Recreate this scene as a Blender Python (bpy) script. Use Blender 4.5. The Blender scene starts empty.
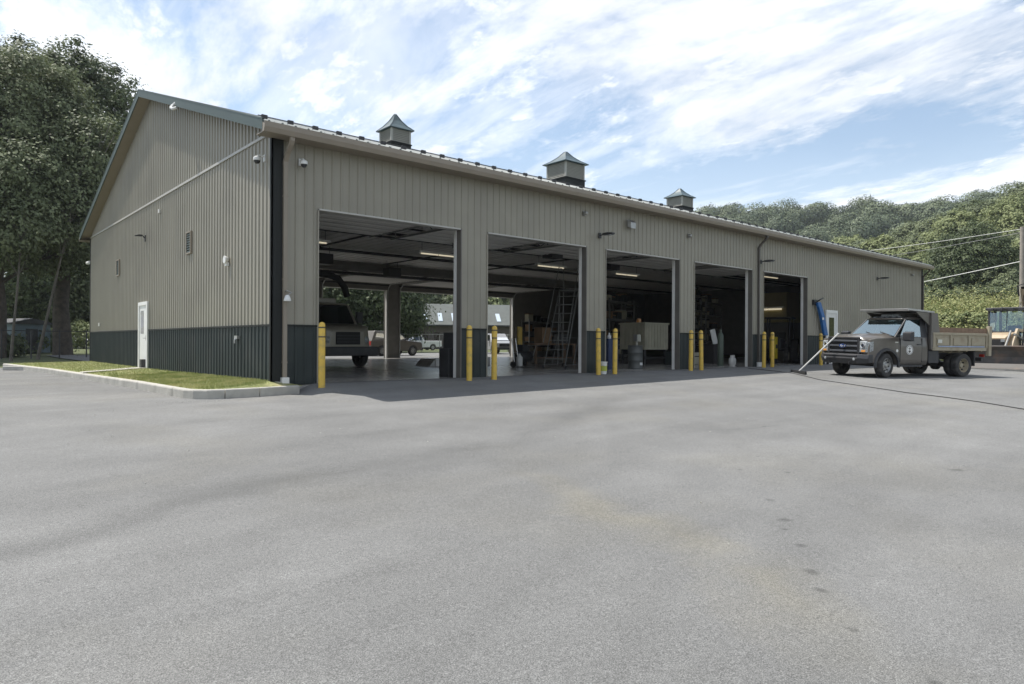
import bpy, bmesh, math, random
import numpy as np
from mathutils import Vector, Matrix
S = bpy.context.scene
COL = S.collection
R = math.radians
rnd = random.Random(7)
L, W = 40.83, 21.49          # building length (X) and width (Y)
CAM = (-6.077, -15.308, 1.0)
YAW = 0.8552
DV = (math.cos(YAW), math.sin(YAW)); RV = (math.sin(YAW), -math.cos(YAW))

def at(px, depth):
    """ground plan point at a bearing and a distance from where the photographer stood"""
    k = (px-512)/684.46*depth
    return (CAM[0]+DV[0]*depth+RV[0]*k, CAM[1]+DV[1]*depth+RV[1]*k)

# ------------------------------------------------------------------ terrain
def sst(t):
    t = np.clip(t, 0, 1); return t*t*(3-2*t)
def G(x, y):
    """height of the paved lot and the land round it"""
    x = np.asarray(x, float); y = np.asarray(y, float)
    d = np.clip(-y, 0, 40)
    a = np.clip(.22-.0095*x, .035, .22)
    t = np.clip(d/3.2, 0, 1); t = t*(1.5-.5*t)
    front = -(a*t + .026*np.clip(d-3.2, 0, 30))
    side = -.2*np.where(y < .3, sst((1.0-x)/.55), sst((-x-.2)/1.5))*(1-sst((y-21)/9))
    z = np.minimum(front, side)
    z = z + .35*sst((y-30)/25)*(1-sst((x-8)/8))
    u = (x+6)*.966+(y+15)*.259; v = -(x+6)*.259+(y+15)*.966
    mk = 1-sst((v/np.maximum(u, 1)-.40)/.15)
    bank = 4.1*sst((u-50)/18)*mk
    hill = .16*np.clip(u-85, 0, 60)*(.6+.4*(1-sst((v+5)/30)))*mk
    ridge = 52*sst((u-190)/190)*(.75+.25*sst((v+60)/220))*mk
    return z + bank + hill + ridge

# ------------------------------------------------------------------ mesh builder
class MB:
    def __init__(s): s.v = []; s.f = []; s.M = None
    def add(s, vs, fs):
        o = len(s.v)
        if s.M is not None: vs = [tuple(s.M @ Vector(p)) for p in vs]
        s.v += [tuple(p) for p in vs]; s.f += [tuple(i+o for i in f) for f in fs]
        return s
    def box(s, x0, x1, y0, y1, z0, z1):
        return s.add([(x0,y0,z0),(x1,y0,z0),(x1,y1,z0),(x0,y1,z0),(x0,y0,z1),(x1,y0,z1),(x1,y1,z1),(x0,y1,z1)],
                     [(3,2,1,0),(4,5,6,7),(0,1,5,4),(1,2,6,5),(2,3,7,6),(3,0,4,7)])
    def quad(s, *p): return s.add(p, [tuple(range(len(p)))])
    def prism(s, pts, y0, y1):                       # side outline (x,z) given thickness along y
        n = len(pts)
        return s.add([(x,y0,z) for x,z in pts]+[(x,y1,z) for x,z in pts],
                     [tuple(range(n)), tuple(range(2*n-1, n-1, -1))]+[(i,(i+1)%n,n+(i+1)%n,n+i) for i in range(n)])
    def loft(s, rings, cap=True):
        n = len(rings[0]); vs = [p for r in rings for p in r]; fs = []
        for k in range(len(rings)-1):
            for i in range(n):
                j = (i+1) % n; fs.append((k*n+i, k*n+j, (k+1)*n+j, (k+1)*n+i))
        if cap: fs += [tuple(range(n-1,-1,-1)), tuple(range((len(rings)-1)*n, len(rings)*n))]
        return s.add(vs, fs)
    def tube(s, pts, r, n=8, cap=True):
        pts = [Vector(p) for p in pts]; rs = r if isinstance(r, (list, tuple)) else [r]*len(pts)
        rings = []; up = None
        for i, p in enumerate(pts):
            d = (pts[min(i+1, len(pts)-1)]-pts[max(i-1, 0)]).normalized()
            if up is None: up = d.orthogonal().normalized()
            a = (up-d*up.dot(d))
            a = a.normalized() if a.length > 1e-5 else d.orthogonal().normalized()
            up = a; b = d.cross(a)
            rings.append([tuple(p+(a*math.cos(q)+b*math.sin(q))*rs[i]) for q in [2*math.pi*k/n for k in range(n)]])
        return s.loft(rings, cap)
    def cyl(s, p0, p1, r0, r1=None, n=14): return s.tube([p0, p1], [r0, r0 if r1 is None else r1], n)
    def lathe(s, prof, o=(0,0,0), axis='z', n=20, cap=True):   # prof: (radius, along)
        rings = []
        for r, a in prof:
            ring = []
            for k in range(n):
                q = 2*math.pi*k/n; c, w = r*math.cos(q), r*math.sin(q)
                ring.append({'z':(o[0]+c,o[1]+w,o[2]+a),'y':(o[0]+c,o[1]+a,o[2]+w),'x':(o[0]+a,o[1]+c,o[2]+w)}[axis])
            rings.append(ring)
        return s.loft(rings, cap)
    def cut(s):                                      # what follows is a piece of its own
        s.cuts = getattr(s, 'cuts', [])+[(len(s.v), len(s.f))]; return s
    def build(s, name, m, parent=None, smooth=False, bevel=0, raw=False):
        cuts = getattr(s, 'cuts', None)
        if cuts:
            cuts = [(0,0)]+cuts+[(len(s.v), len(s.f))]; o = None
            for (v0, f0), (v1, f1) in zip(cuts, cuts[1:]):
                if f1 > f0:
                    q = MB(); q.v = s.v[v0:v1]; q.f = [tuple(i-v0 for i in f) for f in s.f[f0:f1]]
                    r_ = q.build(name, m, parent, smooth, bevel, raw); o = o or r_
            return o
        me = bpy.data.meshes.new(name); me.from_pydata(s.v, [], s.f)
        if not raw:
            bm = bmesh.new(); bm.from_mesh(me); bmesh.ops.recalc_face_normals(bm, faces=bm.faces); bm.to_mesh(me); bm.free()
        me.materials.append(m)
        if smooth:
            me.shade_smooth(); me.set_sharp_from_angle(angle=R(38))
        o = bpy.data.objects.new(name, me); COL.objects.link(o)
        if parent is not None: o.parent = parent
        if bevel:
            b = o.modifiers.new('bevel', 'BEVEL'); b.width = bevel; b.segments = 2; b.limit_method = 'ANGLE'; b.angle_limit = R(35)
        return o

def tag(o, label=None, cat=None, group=None, kind=None):
    if label: o['label'] = label
    if cat: o['category'] = cat
    if group: o['group'] = group
    if kind: o['kind'] = kind
    return o
def thing(name, label, cat, loc=(0,0,0), rz=0, group=None):
    o = bpy.data.objects.new(name, None); COL.objects.link(o); o.empty_display_size = .2
    o.location = loc; o.rotation_euler = (0,0,rz)
    return tag(o, label, cat, group)
def copy_tree(o, loc=None, rz=None, label=None, parent=None):
    c = o.copy(); COL.objects.link(c)
    if parent is not None: c.parent = parent
    if loc is not None: c.location = loc
    if rz is not None: c.rotation_euler = (0,0,rz)
    if label: c['label'] = label
    for ch in list(o.children): copy_tree(ch, parent=c)
    return c

# ------------------------------------------------------------------ materials
def new_mat(name):
    m = bpy.data.materials.new(name); m.use_nodes = True
    return m, m.node_tree.nodes, m.node_tree.links, m.node_tree.nodes['Principled BSDF']
def mat(name, col, rough=.6, metal=0, var=.12, scale=2.5, bump=0, bscale=60, spec=.5, coat=0, fine=0, dirt=None):
    m, N, K, P = new_mat(name)
    tc = N.new('ShaderNodeTexCoord')
    n1 = N.new('ShaderNodeTexNoise'); n1.inputs['Scale'].default_value = scale; n1.inputs['Detail'].default_value = 5
    K.new(tc.outputs['Object'], n1.inputs['Vector'])
    mr = N.new('ShaderNodeMapRange'); mr.inputs['From Min'].default_value = .3; mr.inputs['From Max'].default_value = .7
    K.new(n1.outputs['Fac'], mr.inputs['Value'])
    mx = N.new('ShaderNodeMix'); mx.data_type = 'RGBA'
    mx.inputs['A'].default_value = [c*(1-var) for c in col]+[1]; mx.inputs['B'].default_value = [min(1, c*(1+var)) for c in col]+[1]
    K.new(mr.outputs['Result'], mx.inputs['Factor']); out = mx.outputs['Result']
    if dirt:
        n3 = N.new('ShaderNodeTexNoise'); n3.inputs['Scale'].default_value = dirt[1]; n3.inputs['Detail'].default_value = 8
        K.new(tc.outputs['Object'], n3.inputs['Vector'])
        r3 = N.new('ShaderNodeMapRange'); r3.inputs['From Min'].default_value = .5; r3.inputs['From Max'].default_value = .72
        r3.inputs['To Max'].default_value = dirt[2]
        K.new(n3.outputs['Fac'], r3.inputs['Value'])
        m3 = N.new('ShaderNodeMix'); m3.data_type = 'RGBA'; m3.inputs['B'].default_value = list(dirt[0])+[1]
        K.new(out, m3.inputs['A']); K.new(r3.outputs['Result'], m3.inputs['Factor']); out = m3.outputs['Result']
    K.new(out, P.inputs['Base Color'])
    P.inputs['Roughness'].default_value = rough; P.inputs['Metallic'].default_value = metal
    P.inputs['Specular IOR Level'].default_value = spec; P.inputs['Coat Weight'].default_value = coat
    P.inputs['Coat Roughness'].default_value = .12
    rr = N.new('ShaderNodeMapRange'); rr.inputs['To Min'].default_value = max(.03, rough*.85); rr.inputs['To Max'].default_value = min(1, rough*1.15)
    K.new(n1.outputs['Fac'], rr.inputs['Value']); K.new(rr.outputs['Result'], P.inputs['Roughness'])
    if bump:
        n2 = N.new('ShaderNodeTexNoise'); n2.inputs['Scale'].default_value = bscale; n2.inputs['Detail'].default_value = 4
        K.new(tc.outputs['Object'], n2.inputs['Vector'])
        b = N.new('ShaderNodeBump'); b.inputs['Strength'].default_value = bump; b.inputs['Distance'].default_value = .02
        K.new(n2.outputs['Fac'], b.inputs['Height']); K.new(b.outputs['Normal'], P.inputs['Normal'])
    return m
def emit(name, col, s):
    m, N, K, P = new_mat(name); P.inputs['Base Color'].default_value = (.8,.8,.8,1)
    P.inputs['Emission Color'].default_value = list(col)+[1]; P.inputs['Emission Strength'].default_value = s
    return m
def glass(name, tint=(.5,.6,.6), refl=1.0, ior=1.6, base=0.0):
    m, N, K, P = new_mat(name); N.remove(P)
    g = N.new('ShaderNodeBsdfGlossy'); g.inputs['Roughness'].default_value = .02; g.inputs['Color'].default_value = (*refl,1) if isinstance(refl, tuple) else (refl,refl,refl,1)
    t = N.new('ShaderNodeBsdfTransparent'); t.inputs['Color'].default_value = list(tint)+[1]
    fr = N.new('ShaderNodeFresnel'); fr.inputs['IOR'].default_value = ior
    ad = N.new('ShaderNodeMath'); ad.operation = 'ADD'; ad.use_clamp = True; ad.inputs[1].default_value = base; K.new(fr.outputs[0], ad.inputs[0])
    mx = N.new('ShaderNodeMixShader'); K.new(ad.outputs[0], mx.inputs[0]); K.new(t.outputs[0], mx.inputs[1]); K.new(g.outputs[0], mx.inputs[2])
    K.new(mx.outputs[0], N['Material Output'].inputs['Surface'])
    return m

BEIGE = (.268,.250,.200)
M = {}
M['wall'] = mat('painted metal siding', BEIGE, .42, var=.06, scale=.8, dirt=((.19,.175,.145), .6, .4), bump=.12, bscale=2.2)
M['soffit'] = mat('beige soffit', (.25,.215,.17), .5, var=.05)
M['trim'] = mat('light door trim', (.42,.41,.38), .45, var=.06)
M['wains'] = mat('dark green siding', (.029,.038,.037), .52, spec=.3, var=.12, scale=1.2, dirt=((.07,.07,.065), 1.1, .35))
M['dktrim'] = mat('dark green trim', (.016,.018,.017), .6, var=.08, spec=.25)
M['rake'] = mat('weathered green trim', (.055,.080,.076), .6, var=.1, scale=1.5)
M['roof'] = mat('green metal roofing', (.17,.19,.19), .55, var=.08, spec=.25)
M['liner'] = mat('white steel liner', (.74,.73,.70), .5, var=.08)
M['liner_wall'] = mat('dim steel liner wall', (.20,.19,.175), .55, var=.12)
M['doorpanel'] = mat('overhead door panel', (.70,.69,.66), .45, var=.06)
M['steel'] = mat('galvanised steel', (.38,.38,.37), .38, metal=.7, var=.12, scale=6)
M['darksteel'] = mat('dark steel', (.03,.03,.032), .5, var=.2)
M['black'] = mat('black rubber', (.018,.018,.019), .75, var=.25, bump=.2)
M['tyre'] = mat('tyre rubber', (.035,.034,.033), .8, var=.25, scale=6, dirt=((.12,.11,.10), 5, .5))
M['white'] = mat('white paint', (.72,.72,.70), .4, var=.05)
M['plastic_white'] = mat('white plastic', (.68,.68,.66), .35, var=.06)
M['yellow'] = mat('yellow plastic sleeve', (.66,.44,.07), .42, var=.08, scale=3, dirt=((.30,.22,.10), 5, .7))
M['band'] = mat('dark reflective band', (.07,.055,.035), .4, var=.1)
M['concrete'] = mat('kerb concrete', (.40,.385,.345), .85, var=.15, scale=3, bump=.5, bscale=50, dirt=((.25,.24,.21), 2.5, .6))
M['chrome'] = mat('chrome', (.75,.75,.75), .12, metal=1, var=.03)
M['alu'] = mat('brushed aluminium', (.60,.60,.60), .3, metal=.9, var=.08)
M['lens'] = mat('lamp lens', (.30,.32,.33), .1, var=.5, scale=30, coat=.6)
M['amber'] = mat('amber lens', (.65,.28,.06), .25, var=.1)
M['red'] = mat('red lens', (.45,.03,.02), .25, var=.1)
M['glass'] = glass('vehicle glass', (.42,.50,.50), (.72,.90,1.0), 1.8, .26)
M['cabglass'] = glass('cab glass', (.72,.80,.80), (.8,.93,1.0), 1.5, .12)
M['winglass'] = glass('window glass', (.12,.15,.17))
M['truck'] = mat('grey brown vehicle paint', (.090,.080,.070), .32, var=.07, coat=.5, dirt=((.17,.155,.13), 2.2, .5))
M['trucktrim'] = mat('dark vehicle plastic', (.028,.029,.033), .5, var=.15, dirt=((.08,.075,.07), 3, .4))
M['bed'] = mat('dusty beige steel bed', (.34,.30,.215), .6, var=.15, scale=3, dirt=((.19,.14,.09), 3, .6))
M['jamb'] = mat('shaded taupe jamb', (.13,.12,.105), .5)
M['dullsteel'] = mat('dull steel', (.20,.20,.19), .5, metal=.5, var=.15)
M['cuproof'] = mat('weathered green cap', (.05,.082,.092), .42, var=.15, scale=3)
M['louvre'] = mat('beige louvre', (.34,.335,.30), .5, var=.05)
M['wood'] = mat('weathered board', (.20,.13,.085), .8, var=.25, scale=5)
M['tan'] = mat('tan machine paint', (.40,.31,.20), .45, var=.12, dirt=((.22,.17,.12), 3, .6))
M['cream'] = mat('cream painted steel', (.42,.40,.31), .5, var=.08, dirt=((.2,.18,.13), 2, .4))
M['blue'] = mat('blue vinyl', (.015,.11,.33), .4, var=.2, scale=5)
M['darkblue'] = mat('dark blue drum paint', (.02,.035,.09), .45, var=.1)
M['oval'] = mat('dark blue oval badge', (.02,.055,.20), .2, var=.05)
M['firecab'] = mat('cream truck paint', (.30,.275,.225), .3, var=.05, coat=.4)
M['brown'] = mat('cardboard', (.22,.14,.08), .85, var=.15)
M['green'] = mat('dull green cylinder paint', (.10,.13,.10), .4, var=.1)
M['mez'] = mat('tan painted board', (.40,.34,.17), .7, var=.06)
M['brick'] = mat('brown brick', (.10,.085,.078), .85, var=.3, scale=8)
M['shingle'] = mat('grey shingle', (.105,.115,.108), .9, var=.15, scale=1.5)
M['seat'] = mat('seat cloth', (.05,.05,.05), .9)
M['bark'] = mat('bark', (.075,.062,.05), .95, var=.35, scale=4, bump=.8, bscale=14)
M['barkpale'] = mat('pale bark', (.12,.108,.09), .95, var=.3, scale=5)
M['polewood'] = mat('grey pole wood', (.27,.24,.21), .9, var=.2, scale=3)
M['stone'] = mat('pale boulder', (.42,.41,.38), .9, var=.2, bump=.6, bscale=6)
M['teal'] = mat('teal plastic', (.03,.22,.24), .5)
M['lamp'] = emit('lit fluorescent tube', (1.0,.88,.62), .32)
M['yellowbox'] = mat('bright yellow steel', (.55,.42,.03), .45)
M['silver'] = mat('silver vehicle paint', (.38,.38,.38), .3, metal=.3, var=.05, coat=.5)
M['tancar'] = mat('dark tan vehicle paint', (.12,.105,.085), .3, var=.05, coat=.5)

# grass
def grass_mat(name, a, b, dry, bump=.8):
    m, N, K, P = new_mat(name); tc = N.new('ShaderNodeTexCoord')
    n = N.new('ShaderNodeTexNoise'); n.inputs['Scale'].default_value = 1.3; n.inputs['Detail'].default_value = 9; K.new(tc.outputs['Object'], n.inputs['Vector'])
    n2 = N.new('ShaderNodeTexNoise'); n2.inputs['Scale'].default_value = 22; n2.inputs['Detail'].default_value = 6; K.new(tc.outputs['Object'], n2.inputs['Vector'])
    r = N.new('ShaderNodeValToRGB'); e = r.color_ramp.elements
    e[0].position = .32; e[0].color = (*a,1); e[1].position = .72; e[1].color = (*dry,1); q = e.new(.52); q.color = (*b,1)
    K.new(n.outputs['Fac'], r.inputs['Fac'])
    mx = N.new('ShaderNodeMix'); mx.data_type = 'RGBA'; mx.blend_type = 'MULTIPLY'; mx.inputs['Factor'].default_value = .7
    r2 = N.new('ShaderNodeValToRGB'); r2.color_ramp.elements[0].position = .3; r2.color_ramp.elements[0].color = (.45,.45,.4,1); r2.color_ramp.elements[1].position = .7; r2.color_ramp.elements[1].color = (1.25,1.25,1.2,1)
    K.new(n2.outputs['Fac'], r2.inputs['Fac']); K.new(r.outputs['Color'], mx.inputs['A']); K.new(r2.outputs['Color'], mx.inputs['B'])
    K.new(mx.outputs['Result'], P.inputs['Base Color']); P.inputs['Roughness'].default_value = .95
    b_ = N.new('ShaderNodeBump'); b_.inputs['Strength'].default_value = bump; b_.inputs['Distance'].default_value = .05
    K.new(n2.outputs['Fac'], b_.inputs['Height']); K.new(b_.outputs['Normal'], P.inputs['Normal'])
    return m
M['grass'] = grass_mat('lawn', (.15,.18,.06), (.24,.26,.10), (.38,.33,.19))
M['land'] = grass_mat('rough land', (.05,.065,.025), (.09,.11,.04), (.14,.14,.07))
def leaf_mat(name, a, b, scale=.35, trans=.25):
    m, N, K, P = new_mat(name); tc = N.new('ShaderNodeTexCoord')
    n = N.new('ShaderNodeTexNoise'); n.inputs['Scale'].default_value = scale; n.inputs['Detail'].default_value = 2; K.new(tc.outputs['Object'], n.inputs['Vector'])
    w = N.new('ShaderNodeTexWhiteNoise'); w.noise_dimensions = '3D'
    sn = N.new('ShaderNodeVectorMath'); sn.operation = 'SNAP'; sn.inputs[1].default_value = (.35,.35,.35); K.new(tc.outputs['Object'], sn.inputs[0]); K.new(sn.outputs[0], w.inputs['Vector'])
    ad = N.new('ShaderNodeMath'); ad.operation = 'MULTIPLY_ADD'; ad.inputs[1].default_value = .5; K.new(w.outputs['Value'], ad.inputs[0])
    sb = N.new('ShaderNodeMath'); sb.operation = 'SUBTRACT'; sb.inputs[1].default_value = .25; K.new(n.outputs['Fac'], sb.inputs[0]); K.new(sb.outputs[0], ad.inputs[2])
    r = N.new('ShaderNodeValToRGB'); r.color_ramp.elements[0].position = .2; r.color_ramp.elements[0].color = (*a,1); r.color_ramp.elements[1].position = .8; r.color_ramp.elements[1].color = (*b,1)
    K.new(ad.outputs[0], r.inputs['Fac']); K.new(r.outputs['Color'], P.inputs['Base Color'])
    P.inputs['Roughness'].default_value = .6; P.inputs['Specular IOR Level'].default_value = .25
    t = N.new('ShaderNodeBsdfTranslucent'); K.new(r.outputs['Color'], t.inputs['Color'])
    mx = N.new('ShaderNodeMixShader'); mx.inputs[0].default_value = trans
    K.new(P.outputs[0], mx.inputs[1]); K.new(t.outputs[0], mx.inputs[2]); K.new(mx.outputs[0], N['Material Output'].inputs['Surface'])
    return m
M['leafdark'] = leaf_mat('dark leaves', (.046,.066,.032), (.125,.155,.072))
M['leaf'] = leaf_mat('olive leaves', (.085,.108,.055), (.205,.235,.125))
M['leafpale'] = leaf_mat('pale green leaves', (.14,.17,.07), (.27,.30,.14))
M['leafbrush'] = leaf_mat('brush leaves', (.13,.17,.055), (.42,.41,.19), scale=.4)

# asphalt, in world metres so that wear stays where it is
def asphalt():
    m, N, K, P = new_mat('worn asphalt'); tc = N.new('ShaderNodeTexCoord'); V = tc.outputs['Object']
    def noise(s, d, vec=V, rough=.55):
        n = N.new('ShaderNodeTexNoise'); n.inputs['Scale'].default_value = s; n.inputs['Detail'].default_value = d; n.inputs['Roughness'].default_value = rough; K.new(vec, n.inputs['Vector']); return n.outputs['Fac']
    def mr(v, a, b, c, d):
        n = N.new('ShaderNodeMapRange'); K.new(v, n.inputs['Value'])
        for k, q in zip(('From Min','From Max','To Min','To Max'), (a,b,c,d)): n.inputs[k].default_value = q
        return n.outputs['Result']
    def mul(a, b):
        n = N.new('ShaderNodeMath'); n.operation = 'MULTIPLY'
        for i, q in enumerate((a, b)):
            if isinstance(q, (int, float)): n.inputs[i].default_value = q
            else: K.new(q, n.inputs[i])
        return n.outputs[0]
    def mp(rot, sc):
        n = N.new('ShaderNodeMapping'); n.inputs['Rotation'].default_value = (0,0,R(rot)); n.inputs['Scale'].default_value = sc; K.new(V, n.inputs['Vector']); return n.outputs[0]
    val = mul(mr(noise(.22, 5), .3, .7, .87, 1.10), mr(noise(1.1, 6), .3, .7, .91, 1.08))
    val = mul(val, mr(noise(150, 2, rough=.8), .30, .70, .38, 1.62))       # aggregate
    val = mul(val, mr(noise(38, 3), .3, .7, .86, 1.14))
    val = mul(val, mr(noise(.9, 4, mp(-20, (.12,1,1))), .35, .65, .94, 1.06))  # tyre sweep streaks
    val = mul(val, mr(noise(.8, 4, mp(35, (.10,1,1))), .35, .65, .95, 1.05))
    for ctr, amp in (((6,-34,0), .022), ((-14,8,0), .02)):            # arcs left by turning vehicles
        dc = N.new('ShaderNodeVectorMath'); dc.operation = 'DISTANCE'; dc.inputs[1].default_value = ctr; K.new(V, dc.inputs[0])
        n1 = N.new('ShaderNodeTexNoise'); n1.noise_dimensions = '1D'; n1.inputs['Scale'].default_value = 1.6; n1.inputs['Detail'].default_value = 5; K.new(dc.outputs['Value'], n1.inputs['W'])
        val = mul(val, mr(n1.outputs['Fac'], .35, .65, 1-amp, 1+amp))
    vo = N.new('ShaderNodeTexVoronoi'); vo.inputs['Scale'].default_value = 110; K.new(V, vo.inputs['Vector'])
    val = mul(val, mr(vo.outputs['Distance'], 0, .6, 1.2, .78))
    # one darker curved band where an old seam crosses the lot
    sp = N.new('ShaderNodeSeparateXYZ'); K.new(V, sp.inputs[0])
    def seg(p, q, w, lo, soft=.95, wob=.25):
        """multiplier lo inside a band of half width w round the segment p-q"""
        px, py = p; dx, dy = q[0]-p[0], q[1]-p[1]; ln = math.hypot(dx, dy); dx /= ln; dy /= ln
        n = N.new('ShaderNodeVectorMath'); n.operation = 'DOT_PRODUCT'; n.inputs[1].default_value = (-dy, dx, 0); K.new(V, n.inputs[0])
        a = N.new('ShaderNodeMath'); a.operation = 'ADD'; a.inputs[1].default_value = -(-dy*px+dx*py); K.new(n.outputs['Value'], a.inputs[0])
        wn = mr(noise(.6, 4), .3, .7, -wob, wob); a2 = N.new('ShaderNodeMath'); a2.operation = 'ADD'; K.new(a.outputs[0], a2.inputs[0]); K.new(wn, a2.inputs[1])
        ab = N.new('ShaderNodeMath'); ab.operation = 'ABSOLUTE'; K.new(a2.outputs[0], ab.inputs[0])
        n = N.new('ShaderNodeVectorMath'); n.operation = 'DOT_PRODUCT'; n.inputs[1].default_value = (dx, dy, 0); K.new(V, n.inputs[0])
        t = N.new('ShaderNodeMath'); t.operation = 'ADD'; t.inputs[1].default_value = -(dx*px+dy*py); K.new(n.outputs['Value'], t.inputs[0])
        side = mr(ab.outputs[0], w*(1-soft), w, 1, 0)
        e1 = mr(t.outputs[0], -soft, soft, 0, 1); e2 = mr(t.outputs[0], ln-soft, ln+soft, 1, 0)
        return mul(mul(side, e1), e2), lo
    for p, q, w, lo in SEAMS:
        k, lo = seg(p, q, w, lo); val = mul(val, mr(k, 0, 1, 1, lo))
    for (x, y, r) in SPOTS:
        d = N.new('ShaderNodeVectorMath'); d.operation = 'DISTANCE'
        fl = N.new('ShaderNodeVectorMath'); fl.operation = 'MULTIPLY'; fl.inputs[1].default_value = (1,1,0); K.new(V, fl.inputs[0])
        K.new(fl.outputs[0], d.inputs[0]); d.inputs[1].default_value = (x,y,0)
        ad = N.new('ShaderNodeMath'); ad.operation = 'ADD'; K.new(d.outputs['Value'], ad.inputs[0]); K.new(mr(noise(9, 3), .3, .7, -r*.6, r*.6), ad.inputs[1])
        val = mul(val, mr(ad.outputs[0], r*.2, r*1.5, .62, 1))
    tone = N.new('ShaderNodeMix'); tone.data_type = 'RGBA'; tone.inputs['A'].default_value = (.180,.181,.177,1); tone.inputs['B'].default_value = (.208,.200,.172,1)
    k, _ = seg(DUST[0], DUST[1], .55, 1, .9, .5)
    dn = mr(noise(.35, 5), .5, .72, 0, .4)
    mxm = N.new('ShaderNodeMath'); mxm.operation = 'MAXIMUM'; K.new(dn, mxm.inputs[0]); K.new(mul(k, mr(noise(1.5,5), .3, .6, .2, .9)), mxm.inputs[1])
    K.new(mxm.outputs[0], tone.inputs['Factor'])
    vm = N.new('ShaderNodeVectorMath'); vm.operation = 'SCALE'; K.new(tone.outputs['Result'], vm.inputs[0]); K.new(val, vm.inputs['Scale'])
    K.new(vm.outputs[0], P.inputs['Base Color']); P.inputs['Roughness'].default_value = .88; P.inputs['Specular IOR Level'].default_value = .3
    b = N.new('ShaderNodeBump'); b.inputs['Strength'].default_value = .55; b.inputs['Distance'].default_value = .008
    K.new(noise(120, 3, rough=.7), b.inputs['Height']); K.new(b.outputs['Normal'], P.inputs['Normal'])
    return m
SEAMS = [((-7.5,-10.6),(-4.2,-8.95),.42,.80), ((-4.2,-8.95),(.2,-8.25),.50,.80), ((.2,-8.25),(6.2,-5.0),.55,.84), ((3.6,-9.5),(4.5,-9.75),.05,.72)]
SPOTS = [(-.11,-12.09,.045),(-.64,-12.52,.05),(-1.2,-12.92,.035),(-1.69,-13.24,.04),(-1.96,-13.42,.03),(-2.38,-13.78,.025),(-2.65,-14.25,.03),(2.92,-12.74,.07),(1.2,-11.6,.03),(.4,-11.7,.02),(-.9,-12.65,.02),(.9,-11.2,.025),(1.8,-10.9,.02),(4.3,-9.6,.03),(2.2,-10.4,.02),(-1.5,-13.3,.018)]
DUST = ((-1.04,-10.2),(-2.25,-13.9))
M['asphalt'] = asphalt()

# ------------------------------------------------------------------ ground sheets
def lines(lo, hi, segs):
    out = []
    for a, b, st in segs: out += list(np.arange(a, b, st))
    return np.array(sorted(set([round(float(q), 3) for q in out] + [lo, hi])))
XL = lines(-400, 1200, [(-400,-60,20),(-60,-12,4),(-12,-3,1),(-3,3,.25),(3,12,1),(12,44,2),(44,140,3),(140,460,10),(460,1200,60)])
YL = lines(-400, 1200, [(-400,-60,20),(-60,-16,4),(-16,-5,1),(-5,.1,.25),(.1,24,1.5),(24,60,3),(60,200,8),(200,460,15),(460,1200,60)])
XX, YY = np.meshgrid(XL, YL, indexing='ij'); ZZ = G(XX, YY)
def sheet(name, keep, dz, m):
    ix, iy = np.meshgrid(np.arange(len(XL)-1), np.arange(len(YL)-1), indexing='ij')
    cx = (XL[ix]+XL[ix+1])/2; cy = (YL[iy]+YL[iy+1])/2
    k = keep(cx, cy); ix = ix[k]; iy = iy[k]; n = len(YL)
    f = np.stack([ix*n+iy, (ix+1)*n+iy, (ix+1)*n+iy+1, ix*n+iy+1], 1)
    used, inv = np.unique(f, return_inverse=True); f = inv.reshape(f.shape)
    v = np.stack([XX.ravel()[used], YY.ravel()[used], ZZ.ravel()[used]+dz], 1)
    me = bpy.data.meshes.new(name); me.from_pydata(v.tolist(), [], f.tolist()); me.materials.append(m); me.shade_smooth()
    o = bpy.data.objects.new(name, me); COL.objects.link(o); o['kind'] = 'structure'; return o
sheet('ground', lambda x, y: x == x, -.05, M['land'])
sheet('asphalt_lot', lambda x, y: (x > -60) & (x < 47) & (((y > -60) & (y < 0.1)) | ((x < 0) & (y < 21.3)&(y>0)) | ((x > 0) & (y > 21) & (y < 36)) | ((x > L) & (y < 36) & (y>0))), .0, M['asphalt'])

# planting bed with kerb
kp = [(-3.3,21.2),(-2.55,14),(-2.25,8.4),(-2.0,3.4),(-1.93,.6),(-1.90,-.1),(-1.80,-.42),(-1.58,-.62),(-1.25,-.70),(-.5,-.62),(.52,-.36)]
def kerb():
    mb = MB(); rings = []
    P = [Vector(p) for p in kp]
    for i, p in enumerate(P):
        d = (P[min(i+1,len(P)-1)]-P[max(i-1,0)]).normalized(); n = Vector((-d.y, d.x))   # towards the bed
        zt = -.005 if i > 2 else -.02
        pr = [(0,-.4),(0.0,zt-.035),(.012,zt-.008),(.035,zt),(.15,zt),(.15,-.4)]
        rings.append([(p.x+n.x*a, p.y+n.y*a, z) for a, z in pr])
    for i0, i1 in ((0,1),(1,2),(2,3),(3,4),(4,8),(8,9),(9,10)):      # cast lengths with open joints
        q = [list(r_) for r_ in rings[i0:i1+1]]
        for e, n_ in ((0,1),(-1,-2)):
            d_ = (Vector(q[n_][0])-Vector(q[e][0])).normalized()*.009; q[e] = [tuple(Vector(v_)+d_) for v_ in q[e]]
        mb.loft(q)
    # return along the front corner of the building
    mb.loft([[(.40,-.20,-.3),(.40,-.20,.0),(.52,-.20,.0),(.52,-.20,-.3)], [(.02,.0,-.3),(.02,-.02,.09),(.14,-.10,.08),(.14,-.10,-.3)]])
    o = mb.build('kerb', M['concrete'], bevel=.01); o['kind'] = 'structure'
kerb()
mb = MB()
ring = [(p[0]+.12, p[1]+.10) for p in kp]
nb = len(ring)
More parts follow.
